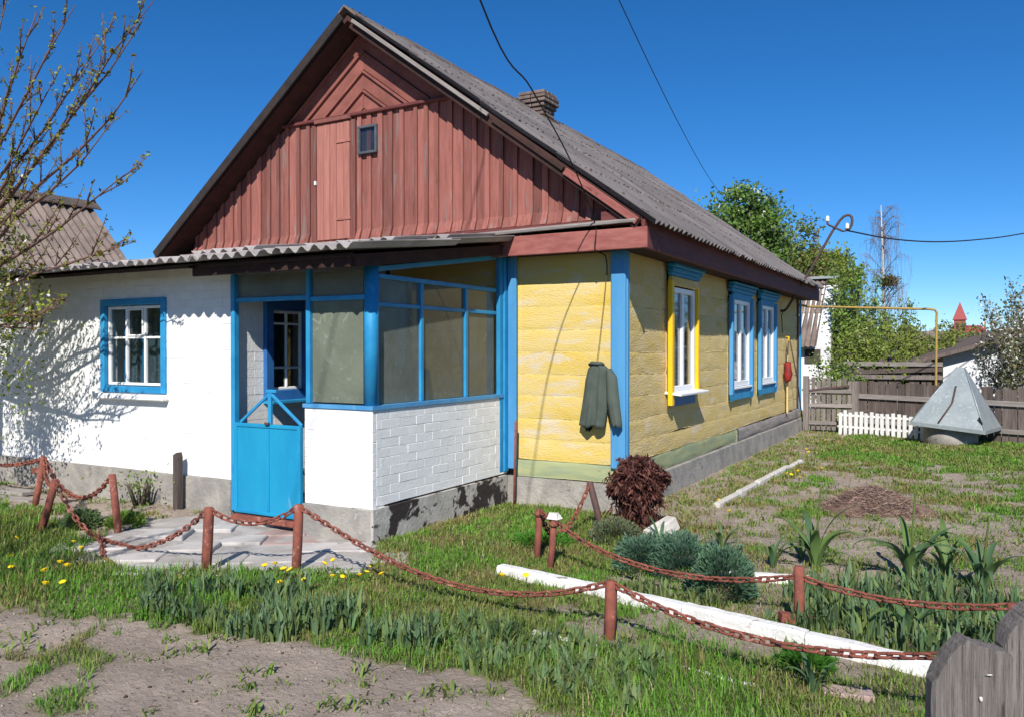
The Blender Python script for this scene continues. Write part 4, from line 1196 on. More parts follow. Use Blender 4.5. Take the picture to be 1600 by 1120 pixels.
ga, gb = Vector((.10, 9.42, 0)), Vector((.95, 9.52, 0)); gd = (gb-ga).normalized(); gy_ = math.atan2(gd.y, gd.x); GL = (gb-ga).length
for i in range(9):
    p = ga+gd*(GL*(i+.5)/9)
    link('slat', picket_me(1.0+.04*math.sin(i*2.1), .075, .02, MT['greywood']), gt_, Matrix.Translation((p.x, p.y, .04)) @ Matrix.Rotation(gy_, 4, 'Z'))
for zz_ in (.18, .52, .80):
    p = ga+gd*GL/2+Vector((.0, -.03, 0))
    box('cross_bar', gt_, (GL, .035, .07), (p.x, p.y, zz_), MT['greywoodx'], rot=Matrix.Rotation(gy_, 4, 'Z'))
p = ga+gd*GL/2+Vector((.0, -.05, 0))
box('brace', gt_, (GL*.9, .02, .04), (p.x, p.y, .86), MT['darkrust'], rot=Matrix.Rotation(gy_, 4, 'Z') @ Matrix.Rotation(R(-8), 4, 'Y'))
box('gate_post', gt_, (.10, .10, 1.15), (.12, 9.36, .52), MT['greywood'])
wf = thing('low_picket_fence', 'low white picket fence in front of the grey planks', 'fence', (.7, 9.2, 0))
wa, wb = Vector((.72, 9.28, 0)), Vector((2.25, 8.72, 0)); wd_ = (wb-wa).normalized(); wy = math.atan2(wd_.y, wd_.x); WL = (wb-wa).length
n = 16
for i in range(n):
    p = wa+wd_*(WL*(i+.5)/n)
    link('picket', picket_me(round(.46+random.uniform(-.03, .03), 2), .062, .018, MT['whitew'], .0), wf, Matrix.Translation((p.x, p.y, -.02)) @ Matrix.Rotation(wy, 4, 'Z') @ Matrix.Rotation(random.uniform(-.03, .03), 4, 'Y'))
for zz_ in (.14, .36):
    p = wa+wd_*WL/2-Vector((wd_.y*-.02, .0, 0))+Vector((0, .02, 0))
    box('rail', wf, (WL, .025, .04), (p.x, p.y, zz_), MT['whitew'], rot=Matrix.Rotation(wy, 4, 'Z'))

# well with a tin pyramid cap
wl = thing('well', 'garden well with grey tin pyramid cap on concrete ring', 'well', (2.62, 8.45, 0))
tube('well_ring', wl, [(2.66, 8.40, -.1), (2.66, 8.40, .30)], .42, MT['concrete'], 28)
FW = Matrix.Translation((2.74, 8.45, .33)) @ Matrix.Rotation(R(-13), 4, 'Z') @ Matrix.Rotation(R(4.5), 4, 'Y')
hw = .57; ap = .06; hh = .98
cap_v = [(-hw, -hw, 0), (hw, -hw, 0), (hw, hw, 0), (-hw, hw, 0), (-ap, -.02, hh), (ap, -.02, hh), (ap, .02, hh), (-ap, .02, hh)]
link('cap', mk(cap_v, [(0, 1, 5, 4), (1, 2, 6, 5), (2, 3, 7, 6), (3, 0, 4, 7), (4, 5, 6, 7), (0, 3, 2, 1)], MT['tin']), wl, FW)
for (a, b) in (((hw, -hw, 0), (ap, -.02, hh)), ((-hw, -hw, 0), (-ap, -.02, hh))):
    tube('seam', wl, [a, b], .012, MT['tin'], 6, FW)
boxes('hem', wl, [(-hw-.01, hw+.01, -hw-.014, -hw-.002, -.05, .012), (hw+.002, hw+.014, -hw-.01, hw+.01, -.052, .01)], MT['tin'], FW)
def onf(x, t): return (x, -hw+(hw-.02)*t-.025, hh*t)
tube('handle', wl, [onf(.0, .68), onf(.005, .40), onf(-.02, .33), onf(-.13, .05)], .014, MT['darkrust'], 6, FW)
box('latch', wl, (.03, .02, .16), (hw*.86, -hw*.90, .14), MT['black'], FW, rot=Matrix.Rotation(R(-28), 4, 'Y'))

# yellow gas pipe
tag(tube('gas_pipe', None, [(-.03, 9.1, 2.49), (.0, 9.6, 2.49), (.05, 10.15, 2.49), (2.20, 11.38, 2.44), (2.30, 11.44, 2.42), (2.33, 11.46, 2.36), (2.325, 11.46, 2.25), (2.32, 11.45, .95), (2.32, 11.45, -.1)], .024, MT['gaspipe'], 8), 'yellow gas pipe crossing behind the garden and turning down', 'pipe')

# ------------------------------------------------------------------ other buildings
# brown slate barn left behind the annex
bn = thing('slate_barn', 'barn with brown corrugated slate roof behind the white annex', 'barn', (-10.2, -1, 0))
bx0, bz0 = -10.05, 4.03
slp = R(46)
boxes('wall', bn, [(-12.4, -8.35, -6, 1.0, -.2, 2.3)], MT['whitefar'])
vb = (math.cos(slp), 0, -math.sin(slp))
rf = link('roof', mk([(bx0, 1.1, bz0-.06), (bx0, -6.5, bz0-.06), (bx0+1.95, -6.5, bz0-.06-1.95*math.tan(slp)), (bx0+1.95, 1.1, bz0-.06-1.95*math.tan(slp)), (bx0-2.6, 1.1, bz0-2.2), (bx0-2.6, -6.5, bz0-2.2),
                      (bx0, 1.1, bz0-.14), (bx0, -6.5, bz0-.14), (bx0+1.95, -6.5, bz0-.14-1.95*math.tan(slp)), (bx0+1.95, 1.1, bz0-.14-1.95*math.tan(slp)), (bx0-2.6, 1.1, bz0-2.3), (bx0-2.6, -6.5, bz0-2.3)],
                     [(0, 1, 2, 3), (0, 4, 5, 1), (6, 9, 8, 7), (6, 7, 11, 10), (0, 3, 9, 6), (0, 6, 10, 4), (1, 7, 8, 2), (1, 5, 11, 7), (2, 8, 9, 3), (4, 10, 11, 5)], MT['soffit']), bn)
FBn = slope_frame((bx0, -6.4, bz0-.03), vb, (0, 1, 0))
lay_sheets(rf, FBn, 2.7, 7.5, MT['slate3'], 2, seedn=3)
link('ridge_cap', prism_me([(-.16, -.13), (0, .0), (.16, -.13), (.16, -.11), (0, .03), (-.16, -.11)], -7.6, 0, MT['ridge']), rf, Matrix.Translation((bx0, 1.15, bz0+.06)))
link('gable_wall', prism_me([(-12.4, 2.3), (-8.4, 2.3), (bx0, bz0-.15)], .75, .95, MT['soffit']), bn)

# white shed behind the house corner
sh = thing('white_shed', 'white shed with grey slate roof behind the house corner', 'shed', (-1.8, 16, 0))
link('wall', prism_me([(15.4, 0), (16.95, 0), (16.95, 3.40), (16.80, 3.40), (15.4, 1.98)], .30, 5.0, MT['whitefar']), sh, RIGHT)
srf = boxes('roof', sh, [(-5, -.55, 16.85, 16.95, 3.3, 3.34)], MT['soffit'])
lay_sheets(srf, slope_frame((-5.2, 17.0, 3.56), (0, -1, -1.0), (1, 0, 0)), 2.62, 4.72, MT['slate3'], 2, seedn=3)
box('ridge_cap', srf, (4.9, .25, .07), (-2.75, 16.97, 3.63), MT['tin'])
boxes('window', sh, [(-.95, -.55, 15.37, 15.39, 1.25, 1.62)], MT['interior'])  # dark panel standing in for the shadow under the shed eave

# low white building on the right behind the fence
wb_ = thing('white_outbuilding', 'low whitewashed outbuilding with dark sagging roof edge', 'outbuilding', (4.2, 15, 0))
FO = Matrix.Translation((2.35, 14.75, 0)) @ Matrix.Rotation(R(14), 4, 'Z')
link('wall', prism_me([(0, -.1), (4.4, -.1), (4.4, 1.75), (2.1, 2.05), (0.0, 1.45)], 0, 3.2, MT['whitefar']), wb_, FO)
link('roof', prism_me([(-.9, 1.22), (0, 1.46), (2.1, 2.07), (4.8, 1.75), (4.8, 1.85), (2.1, 2.19), (0, 1.55), (-.9, 1.30)], -.35, 3.4, MT['fencewood']), wb_, FO)
box('downpipe', wb_, (.07, .06, 1.4), (1.35, -.05, .8), MT['porcelain'], FO)

# tumbledown board fence beyond the pipe
tf = thing('ruined_board_fence', 'tumbledown grey board fence beyond the gas pipe', 'fence', (.4, 12.9, 0))
for i in range(17):
    if i % 6 == 4: continue
    p = Vector((.35+i*.125, 12.75+i*.07, 0))
    link('fence_plank', picket_me(round(.98+random.uniform(-.18, .22)+.012*i, 1), .11, .02, MT['fencewood']), tf, Matrix.Translation((p.x, p.y, .2)) @ Matrix.Rotation(R(29), 4, 'Z') @ Matrix.Rotation(random.uniform(-.06, .06), 4, 'Y'))
for zz_, m_ in ((1.28, 'greywoodx'), (1.12, 'fencewood'), (.98, 'greywood')):
    box('fence_rail', tf, (2.3, .04, .10), (1.36, 13.25, zz_), MT[m_], rot=Matrix.Rotation(R(29), 4, 'Z') @ Matrix.Rotation(random.uniform(-.05, .05), 4, 'Y'))

# church far away
chx, chy = .33, 174.4
cu = thing('church', 'distant red church with pointed spire on the horizon', 'church', (chx, chy, 0))
boxes('nave', cu, [(chx-2.2, chx+4.5, chy-1, chy+8, 0, 4.6)], MT['churchbrick'])
boxes('tower', cu, [(chx-1.0, chx+1.0, chy-1.4, chy+.6, 0, 7.4)], MT['churchbrick'])
link('spire', mk([(chx-1.25, chy-1.65, 7.4), (chx+1.25, chy-1.65, 7.4), (chx+1.25, chy+.85, 7.4), (chx-1.25, chy+.85, 7.4), (chx, chy-.4, 10.9)], [(0, 1, 4), (1, 2, 4), (2, 3, 4), (3, 0, 4), (0, 3, 2, 1)], MT['churchred']), cu)
link('roof', mk([(chx-2.6, chy-1.5, 4.5), (chx+4.9, chy-1.5, 4.5), (chx+4.9, chy+8.4, 4.5), (chx-2.6, chy+8.4, 4.5), (chx-1.2, chy+3, 6.4), (chx+3.6, chy+3, 6.4)], [(0, 1, 5, 4), (1, 2, 5), (2, 3, 4, 5), (3, 0, 4)], MT['churchred']), cu)
for dx in (-.4, .4): boxes('window', cu, [(chx+dx-.2, chx+dx+.2, chy-1.45, chy-1.39, 5.6, 6.8)], MT['interior'])
link('turret', mk([(chx+3.9, chy-1.2, 4.6), (chx+4.5, chy-1.2, 4.6), (chx+4.5, chy-.6, 4.6), (chx+3.9, chy-.6, 4.6), (chx+4.2, chy-.9, 7.8)], [(0, 1, 4), (1, 2, 4), (2, 3, 4), (3, 0, 4)], MT['churchred']), cu)
# far roofs
for (x_, y_, w_, d_, h_, r_, lb) in ((-3.6, 98, 8.5, 6, 2.6, 1.2, 'far house with long reddish roof near the horizon'), (2.2, 60, 2.6, 4, 2.0, .9, 'small dark far shed left of the white outbuilding')):
    t = thing('far_house', lb, 'house', (x_, y_, 0))
    boxes('wall', t, [(x_-w_/2, x_+w_/2, y_, y_+d_, 0, h_)], MT['whitefar'])
    link('roof', mk([(x_-w_/2-.3, y_-.3, h_), (x_+w_/2+.3, y_-.3, h_), (x_+w_/2+.3, y_+d_+.3, h_), (x_-w_/2-.3, y_+d_+.3, h_), (x_-w_/2+.3, y_+d_/2, h_+r_), (x_+w_/2-.3, y_+d_/2, h_+r_)], [(0, 1, 5, 4), (1, 2, 5), (2, 3, 4, 5), (3, 0, 4), (0, 3, 2, 1)], MT['slate3'] if w_ > 5 else MT['fencewood']), t)
# ------------------------------------------------------------------ foliage helpers
def leaves(c, l, w, col, axis=None, jit=1.0, fold=.18, seed=0):
    """diamond leaves at centres c (N,3)"""
    r2 = np.random.default_rng(seed); c = np.asarray(c, dtype=float); n = len(c)
    l = np.broadcast_to(np.asarray(l, dtype=float), (n,))[:, None]; w_ = np.broadcast_to(np.asarray(w, dtype=float), (n,))[:, None]
    a = r2.normal(size=(n, 3))
    if axis is not None: a = np.asarray(axis) + a*jit*.35
    a /= np.linalg.norm(a, axis=1, keepdims=True)
    b = np.cross(a, r2.normal(size=(n, 3))); b /= np.linalg.norm(b, axis=1, keepdims=True)
    nn = np.cross(a, b)
    v = np.stack([c-a*l/2, c+b*w_/2+nn*w_*fold, c+a*l/2, c-b*w_/2+nn*w_*fold], 1).reshape(-1, 3)
    i0 = np.arange(n)*4
    t = np.concatenate([np.stack([i0, i0+1, i0+2], 1), np.stack([i0, i0+2, i0+3], 1)])
    return v, t, np.repeat(np.asarray(col), 4, axis=0)

def blades(x, y, z, L, W, lean, az, col):
    n = len(x); b = np.stack([x, y, z], 1)
    d = np.stack([np.cos(az), np.sin(az), 0*az], 1); s = np.stack([-np.sin(az), np.cos(az), 0*az], 1)
    up_ = np.array([0, 0, 1.0])
    L = L[:, None]; W = W[:, None]; lean = lean[:, None]
    m = b + d*lean*L*.32 + up_*L*.58*np.sqrt(1-lean*lean*.3)
    tip = b + d*lean*L + up_*L*np.sqrt(np.maximum(1-lean*lean, .03))
    v = np.stack([b-s*W*.5, b+s*W*.5, m+s*W*.42, m-s*W*.42, tip], 1).reshape(-1, 3)
    i = np.arange(n)*5
    t = np.concatenate([np.stack([i, i+1, i+2], 1), np.stack([i, i+2, i+3], 1), np.stack([i+3, i+2, i+4], 1)])
    return v, t, np.repeat(col, 5, axis=0)

def join(parts):
    V, T, C, o = [], [], [], 0
    for v, t, c in parts:
        V.append(v); T.append(t+o); C.append(c); o += len(v)
    return np.concatenate(V), np.concatenate(T), np.concatenate(C)

def tints(n, base, var=.25, seed=0, alt=None, palt=.15):
    r2 = np.random.default_rng(seed)
    c = np.array(base)[None, :]*(1+(r2.random((n, 1))-.5)*2*var)
    c = c*(1+(r2.random((n, 3))-.5)*.22)
    if alt is not None:
        k_ = r2.random(n) < palt
        c[k_] = np.array(alt)*(1+(r2.random((k_.sum(), 1))-.5)*.4)
    return np.clip(c, 0, 1)

def tubes_obj(name, parent, lines, mat, n=5):
    V, F_ = [], []
    for pts, rad in lines:
        v, f = tube_arrays(pts, rad, n, cap=True)
        o = len(V); V += v; F_ += [tuple(i+o for i in q_) for q_ in f]
    return link(name, mk(V, F_, mat, True), parent)

def clump_crown(center, rad, nclump, nleaf, lsize, col, alt=None, palt=.1, seed=0, cr=.32, hollow=.35):
    """leaf clumps spread unevenly through an ellipsoid"""
    r2 = np.random.default_rng(seed)
    d = r2.normal(size=(nclump, 3)); d /= np.linalg.norm(d, axis=1, keepdims=True)
    rr = (hollow+(1-hollow)*r2.random(nclump)**.6)[:, None]
    lump = .78+.44*fbm(d[:, 0]*2+seed, d[:, 1]*2+d[:, 2]*3, seed)[:, None]
    cc = np.array(center)+d*rr*lump*np.array(rad)
    P_, A_, tone = [], [], []
    for i, c in enumerate(cc):
        k_ = int(nleaf*(.5+r2.random()))
        s = cr*(.6+.8*r2.random())
        q_ = r2.normal(size=(k_, 3))*s*.5*np.array([1, 1, .75])
        P_.append(c+q_); tone.append(np.full(k_, .8+.4*r2.random()))
    P_ = np.concatenate(P_); tone = np.concatenate(tone)
    n_ = len(P_)
    L = lsize*(.6+.8*r2.random(n_))
    c = tints(n_, col, .22, seed+1, alt, palt)*tone[:, None]
    return leaves(P_, L, L*.62, np.clip(c, 0, .95), seed=seed+2), cc

def make_tree(name, label, base, height, center, rad, nclump, nleaf, lsize, col, alt=None, palt=.1, seed=0, r0=.1, group=None, cr=.32, bark='bark2'):
    t = thing(name, label, 'tree', (base[0], base[1], base[2]), group)
    (v, tr, c), cc = clump_crown(center, rad, nclump, nleaf, lsize, col, alt, palt, seed, cr)
    r2 = random.Random(seed)
    b = Vector(base); ctr = Vector(center); fork = b.lerp(ctr, .45)
    lines = [([b-Vector((0, 0, .1)), b.lerp(fork, .5)+Vector((r2.uniform(-.05, .05), 0, 0)), fork], [r0*1.25, r0, r0*.85])]
    for c_ in cc[::max(1, len(cc)//28)]:
        e = Vector(c_); m = fork.lerp(e, .5)+Vector((r2.uniform(-.1, .1), r2.uniform(-.1, .1), r2.uniform(.0, .15)))
        lines.append(([fork, m, e], [r0*.5, r0*.3, r0*.08]))
    tubes_obj('trunk', t, lines, MT[bark])
    link('crown', fast(v, tr, MT['leaf'], False, c), t)
    return t

# ------------------------------------------------------------------ trees and shrubs
make_tree('apple_tree', 'rounded green fruit tree with few blossoms behind the slate roof', (-3.0, 16.6, 0), 6, (-2.95, 16.6, 4.75), (1.3, 1.3, 1.5), 150, 105, .115, (.135, .225, .048), (.55, .56, .50), .05, 3, .12, cr=.45)
make_tree('apple_tree', 'smaller brownish green tree beside the rounded fruit tree', (-2.0, 18.3, 0), 5, (-1.85, 18.3, 4.0), (1.25, 1.1, 1.35), 105, 100, .105, (.18, .235, .055), (.20, .14, .08), .15, 5, .09, cr=.4)
make_tree('cherry_tree', 'yellow-green tree above the roof end by the white shed', (-1.6, 19.5, 0), 4.5, (-1.3, 19.5, 3.4), (1.2, 1.0, 1.3), 100, 110, .105, (.20, .25, .04), None, 0, 6, .08, cr=.38)
make_tree('cherry_tree', 'sparse tree just beyond the house end above eaves', (-3.6, 20, 0), 5, (-3.2, 20.5, 3.6), (1.4, 1.2, 1.5), 90, 90, .105, (.15, .22, .05), None, 0, 16, .08, cr=.4)

def shoots(name, label, base, n, spread, hmin, hmax, col, lsize, per, seed, alt=None, palt=0, group=None):
    """bush of upright leafy shoots"""
    t = thing(name, label, 'shrub', base, group)
    r2 = np.random.default_rng(seed); lines = []; P_ = []
    for i in range(n):
        a = r2.random()*6.283; q_ = spread*r2.random()**.6
        b = Vector((base[0]+.25*q_*math.cos(a), base[1]+.25*q_*math.sin(a), base[2]))
        h = hmin+(hmax-hmin)*r2.random(); e = Vector((base[0]+q_*math.cos(a), base[1]+q_*math.sin(a), base[2]+h))
        m = b.lerp(e, .5)+Vector((.1*math.cos(a)*q_, .1*math.sin(a)*q_, .08))
        lines.append(([b, m, e], [.02, .013, .004]))
        for k_ in range(per):
            u = .12+.88*r2.random()
            p = np.array(b.lerp(m, u*2) if u < .5 else m.lerp(e, u*2-1))
            rr = .16*(1.15-u)+.05
            P_.append(p+r2.normal(size=3)*rr*np.array([1, 1, .7]))
    tubes_obj('stems', t, lines, MT['bark2'], 4)
    P_ = np.array(P_); L = lsize*(.6+.8*r2.random(len(P_)))
    v, tr, c = leaves(P_, L, L*.55, tints(len(P_), col, .28, seed, alt, palt), seed=seed)
    link('foliage', fast(v, tr, MT['leaf'], False, c), t)
    return t
YG = (.215, .275, .05)
shoots('leafy_shrub', 'bright green shrub with tall shoots beside the white shed', (.15, 15.9, 0), 34, .8, 1.8, 4.1, (.19, .29, .06), .095, 260, 21)
shoots('leafy_shrub', 'thin upright shoots rising above the white shed roof', (-1.0, 20.5, 0), 22, 1.0, 3.0, 5.0, (.17, .25, .06), .09, 180, 22)
shoots('leafy_shrub', 'loose green shrub under the weeping birch', (.75, 17.2, 0), 32, .9, 1.4, 3.0, (.19, .265, .065), .09, 200, 23)
shoots('leafy_shrub', 'yellow-green bush behind the grey garden gate', (.75, 13.9, 0), 46, .95, .9, 2.35, YG, .08, 250, 24, (.6, .6, .55), .03)
shoots('leafy_shrub', 'dense yellow-green bush behind the ruined board fence', (1.6, 16.5, 0), 64, 1.3, 1.1, 2.5, (.205, .25, .05), .09, 230, 25)
shoots('leafy_shrub', 'low olive bush left of the gas pipe bend', (2.0, 18.8, 0), 60, 1.5, 1.1, 2.35, (.19, .215, .06), .09, 180, 26)
shoots('leafy_shrub', 'bush with pale blossom between gate and pipe', (.35, 12.1, 0), 22, .5, .7, 1.5, (.19, .28, .055), .07, 190, 27, (.62, .62, .58), .07)
shoots('blossom_bush', 'white blossoming bush at the right beyond the fence', (4.35, 11.4, 0), 64, 1.35, 1.0, 2.7, (.17, .175, .075), .065, 230, 28, (.66, .64, .58), .28)
shoots('blossom_bush', 'olive leafy tree behind the white blossoming bush', (4.9, 13.6, 0), 52, 1.5, 1.6, 3.2, (.155, .16, .065), .08, 230, 29, (.5, .48, .42), .06)
# bare weeping birch
bt = thing('birch_tree', 'bare weeping birch with mistletoe ball behind the garden', 'tree', (-.1, 27.3, 0))
bb = Vector((-.1, 27.3, 0)); r2 = random.Random(4); lines = [([bb, bb+Vector((.05, 0, 2.5)), bb+Vector((-.02, 0, 5)), bb+Vector((-.1, 0, 7.2))], [.10, .08, .045, .012])]
tubes_obj('trunk', bt, lines, MT['birch'], 6)
tw = []
for i in range(46):
    z = 2.2+4.8*r2.random(); a = r2.uniform(0, 6.283); rr = r2.uniform(.35, 1.25)*(1.05-.6*((z-2.2)/4.8)**1.5)
    p0 = bb+Vector((0, 0, z)); p1 = p0+Vector((rr*.6*math.cos(a), rr*.6*math.sin(a), rr*.75)); p2 = p0+Vector((rr*math.cos(a)+r2.uniform(-.1, .1), rr*math.sin(a), rr*r2.uniform(.4, .9)))
    tw.append(([p0, p1, p2], [.018, .011, .006]))
    for k_ in range(10):
        s0 = p1.lerp(p2, r2.random()*1.2)+Vector((r2.uniform(-.18, .18), r2.uniform(-.18, .18), r2.uniform(-.1, .1))); dl = r2.uniform(.25, 1.0)**1.6*2.0
        b1 = p0.lerp(p1, r2.uniform(.5, 1))
        tw.append(([b1, s0, s0+Vector((r2.uniform(-.14, .14), r2.uniform(-.12, .12), -dl*.5)), s0+Vector((r2.uniform(-.2, .2), r2.uniform(-.16, .16), -dl))], [.0045, .004, .0032, .0025]))
tubes_obj('twigs', bt, tw, MT['twig'], 3)
q_ = np.random.default_rng(9).normal(size=(900, 3))*np.array([.14, .14, .11])+np.array([.12, 27.2, 4.25])
v, tr, c = leaves(q_, .10, .05, tints(900, (.12, .12, .035), .3, 2), seed=3)
link('mistletoe', fast(v, tr, MT['leaf'], False, c), bt)

# far wood along the horizon
parts = []
for i in range(80):
    a = R(-62+124*i/79); dist = 150+60*random.random()
    cx, cy = CAM[0]-math.sin(a)*dist*1.0, CAM[1]+math.cos(a)*dist
    hgt = random.uniform(2.2, 4.6)*(dist/150)
    (v, tr, c), _ = clump_crown((cx, cy, hgt*.45), (6.0, 4, hgt*.55), 26, 22, 1.15, (.13, .16, .085), (.17, .15, .12), .25, 100+i, 1.5, .1)
    parts.append((v, tr, c))
v, tr, c = join(parts)
tag(link('far_wood', fast(v, tr, MT['leaf'], False, c)), 'far low wood of trees along the horizon', 'wood', kind='stuff')

# plum trees with bare twigs and opening buds
def quad_curve(a, b, dz, n=7):
    a, b = Vector(a), Vector(b); m = a.lerp(b, .55)+Vector((0, 0, dz))
    return [(a*(1-t)**2+m*2*t*(1-t)+b*t*t) for t in [i/n for i in range(n+1)]]
def bud_tree(label, base, fork, tips, seed, bud=(.24, .27, .05), dense=None, blossom=0.0, r0=.085, upness=.6):
    t = thing('plum_tree', label, 'tree', base)
    r2 = random.Random(seed); n2 = np.random.default_rng(seed)
    fk = Vector(fork); b0 = Vector(base)
    lines = [([b0-Vector((0, 0, .1)), b0.lerp(fk, .5)+Vector((.03, .02, 0)), fk], [r0*1.3, r0, r0*.9])]
    nodes = []
    for tpt in tips:
        c = quad_curve(fk, tpt, -.22+r2.uniform(-.15, .15))
        c = [p+Vector((r2.uniform(-.03, .03), r2.uniform(-.03, .03), r2.uniform(-.03, .03))) if 0 < i < len(c)-1 else p for i, p in enumerate(c)]
        n = len(c); L = sum((c[i+1]-c[i]).length for i in range(n-1))
        lines.append((c, [(.021*(1-i/(n-1))**.8+.0036) for i in range(n)]))
        s = .25
        while s < 1:
            k_ = int(s*(n-1)); k_ = min(k_, n-2); f_ = s*(n-1)-k_
            p = c[k_].lerp(c[k_+1], f_); d = (c[k_+1]-c[k_]).normalized()
            ll = r2.uniform(.18, .75)*(1.15-s*.6)
            dd = (d*.75+Vector((r2.uniform(-.45, .45), r2.uniform(-.45, .45), upness*r2.uniform(.1, 1.3)))).normalized()
            q1 = p+dd*ll*.5+Vector((r2.uniform(-.03, .03), r2.uniform(-.03, .03), 0)); q2 = q1+(dd+Vector((0, 0, .25))).normalized()*ll*.5
            lines.append(([p, q1, q2], [.0075, .005, .0028]))
            for m in range(int(ll/.04)):
                nodes.append(p.lerp(q1, m*.08/ll) if m*.04 < ll/2 else q1.lerp(q2, min(1, (m*.04-ll/2)/(ll/2))))
            nodes.append(q2); nodes.append(q2)
            for j in range(2):
                b_ = p.lerp(q1, r2.random()); e_ = b_+(dd+Vector((r2.uniform(-.8, .8), r2.uniform(-.8, .8), r2.uniform(-.2, .7)))).normalized()*r2.uniform(.06, .24)
                lines.append(([b_, e_], [.004, .0022])); nodes.append(e_); nodes.append(b_.lerp(e_, .6))
            s += r2.uniform(.045, .095)
        for j in range(int(L/.07)): nodes.append(c[min(n-1, int((.4+.6*r2.random())*(n-1)))])
    tubes_obj('branches', t, lines, MT['bark'], 5)
    nd = np.array([tuple(p) for p in nodes])
    keep = n2.random(len(nd)) < .6; nd = nd[keep]
    P_ = np.repeat(nd, 3, axis=0)+n2.normal(size=(len(nd)*3, 3))*.012
    L = .022+.032*n2.random(len(P_))
    pr = [leaves(P_, L, L*.5, tints(len(P_), bud, .3, seed, (.17, .09, .03), .3), seed=seed)]
    if dense is not None:
        for (c0, rd, nl, cl) in dense:
            q_ = n2.normal(size=(nl, 3))*np.array(rd)+np.array(c0)
            # gather into tufts
            q_ = q_[n2.integers(0, nl, nl)//14*14 % nl]+n2.normal(size=(nl, 3))*.05
            L = .03+.03*n2.random(nl)
            pr.append(leaves(q_, L, L*.55, tints(nl, cl, .3, seed+1, (.72, .72, .68), blossom), seed=seed+4))
    v, tr, c = join(pr)
    link('buds', fast(v, tr, MT['leaf'], False, c), t)
    return t
tips = [(-3.2, -2.9, 4.64), (-3.3, -2.95, 4.45), (-3.12, -3.07, 3.97), (-3.47, -3.16, 3.51), (-3.77, -2.99, 4.39), (-4.09, -3.05, 4.72), (-3.26, -3.16, 3.08), (-3.37, -2.99, 2.54), (-4.49, -3.16, 4.7), (-4.14, -3.2, 4.05), (-3.85, -3.4, 1.98), (-4.15, -3.35, 1.80), (-4.2, -3.57, 2.78), (-4.9, -3.2, 4.9), (-5.4, -3.0, 4.9), (-6.4, -3.4, 4.6), (-7.2, -3.1, 4.0), (-7.4, -3.6, 3.0), (-6.6, -4.2, 4.0), (-5.2, -3.9, 3.9), (-4.4, -3.9, 3.5)]
bud_tree('plum tree with opening buds in front of the white annex', (-6.45, -3.5, .05), (-6.3, -3.4, 2.05), tips, 31,
         dense=[((-4.60, -3.35, 1.95), (.20, .22, .17), 300, (.34, .38, .06)), ((-4.85, -3.4, 2.55), (.20, .22, .20), 240, (.30, .31, .07)), ((-5.55, -3.35, 2.2), (.28, .30, .45), 3600, (.26, .30, .05)), ((-6.3, -3.4, 2.6), (.5, .4, .6), 4500, (.26, .30, .05)), ((-5.6, -3.2, 1.5), (.28, .22, .35), 2600, (.24, .30, .05))], blossom=.12)
tips2 = [(-1.3, -7.0, 4.2), (-1.5, -6.2, 4.0), (-2.0, -6.0, 3.6), (-2.6, -5.9, 4.2), (-3.2, -6.3, 4.6), (-3.6, -7.3, 4.4), (-2.4, -8.2, 4.6), (-1.6, -8.0, 4.4), (-2.9, -6.2, 3.1), (-1.7, -6.6, 3.2), (-3.8, -6.2, 3.6), (-2.2, -6.5, 4.9)]
bud_tree('budding plum tree on the open sand away from the annex', (-2.7, -7.4, 0), (-2.65, -7.3, 1.2), [(a, b, c*.72) for a, b, c in tips2], 57)

# ------------------------------------------------------------------ garden plants
def cushion(label, c, r, h, n, col, seed, alt=None, palt=0, l=.032, name='cushion_plant'):
    r2 = np.random.default_rng(seed)
    d = r2.normal(size=(n, 3)); d[:, 2] = np.abs(d[:, 2])*1.0-.12; d /= np.linalg.norm(d, axis=1, keepdims=True)
    lump = .70+.62*fbm(d[:, 0]*3.2+seed, d[:, 1]*3.2+d[:, 2]*4, seed, 3)
    rad = (.62+.38*r2.random(n)**.5)*lump
    p = np.array([c[0], c[1], G(c[0], c[1])+h*.16])+d*rad[:, None]*np.array([r, r, h*.86])
    p[:, 2] = np.maximum(p[:, 2], G(c[0], c[1])+.005)
    ax = d+np.array([0, 0, .5])
    v, tr, cc = leaves(p, l*(.7+.6*r2.random(n)), l*.32, tints(n, col, .3, seed, alt, palt), ax, 1.0, seed=seed)
    return tag(link(name, fast(v, tr, MT['leaf'], False, cc)), label, 'plant')
cushion('blue-green rounded cushion plant nearest the maroon bush', (.93, -1.98), .20, .27, 5200, (.125, .225, .145), 1)
cushion('middle blue-green cushion plant of three in a row', (1.21, -1.98), .22, .30, 6000, (.125, .225, .145), 2)
cushion('largest blue-green cushion plant beside the whitewashed kerb', (1.59, -2.28), .235, .33, 7500, (.125, .225, .135), 3)
cushion('low grey-green shrublet in front of the maroon bush', (.42, -1.25), .22, .20, 2600, (.15, .19, .115), 4, (.22, .22, .10), .3, .03)
cushion('bright green tuft of low plants in the lawn by porch', (-.12, -1.55), .26, .09, 3200, (.085, .24, .03), 5, None, 0, .03, 'clover_tuft')
cushion('dark green round tuft before the whitewashed kerb', (2.28, -3.30), .14, .09, 2200, (.06, .18, .025), 6, None, 0, .04, 'grass_tuft')
shoots('weed', 'upright leafy weed at the foot of the annex foundation', (-4.05, -2.45, G(-4.05, -2.45)), 7, .16, .12, .30, (.17, .25, .05), .035, 40, 71)
cushion('grey-green weed clump between tilted and upright pipe posts', (-3.62, -3.32), .17, .15, 1500, (.13, .20, .08), 72, None, 0, .04, 'weed_clump')
cushion('fresh green weed clump beside the upright pipe post', (-3.32, -3.12), .16, .12, 1300, (.17, .27, .05), 73, None, 0, .045, 'weed_clump')
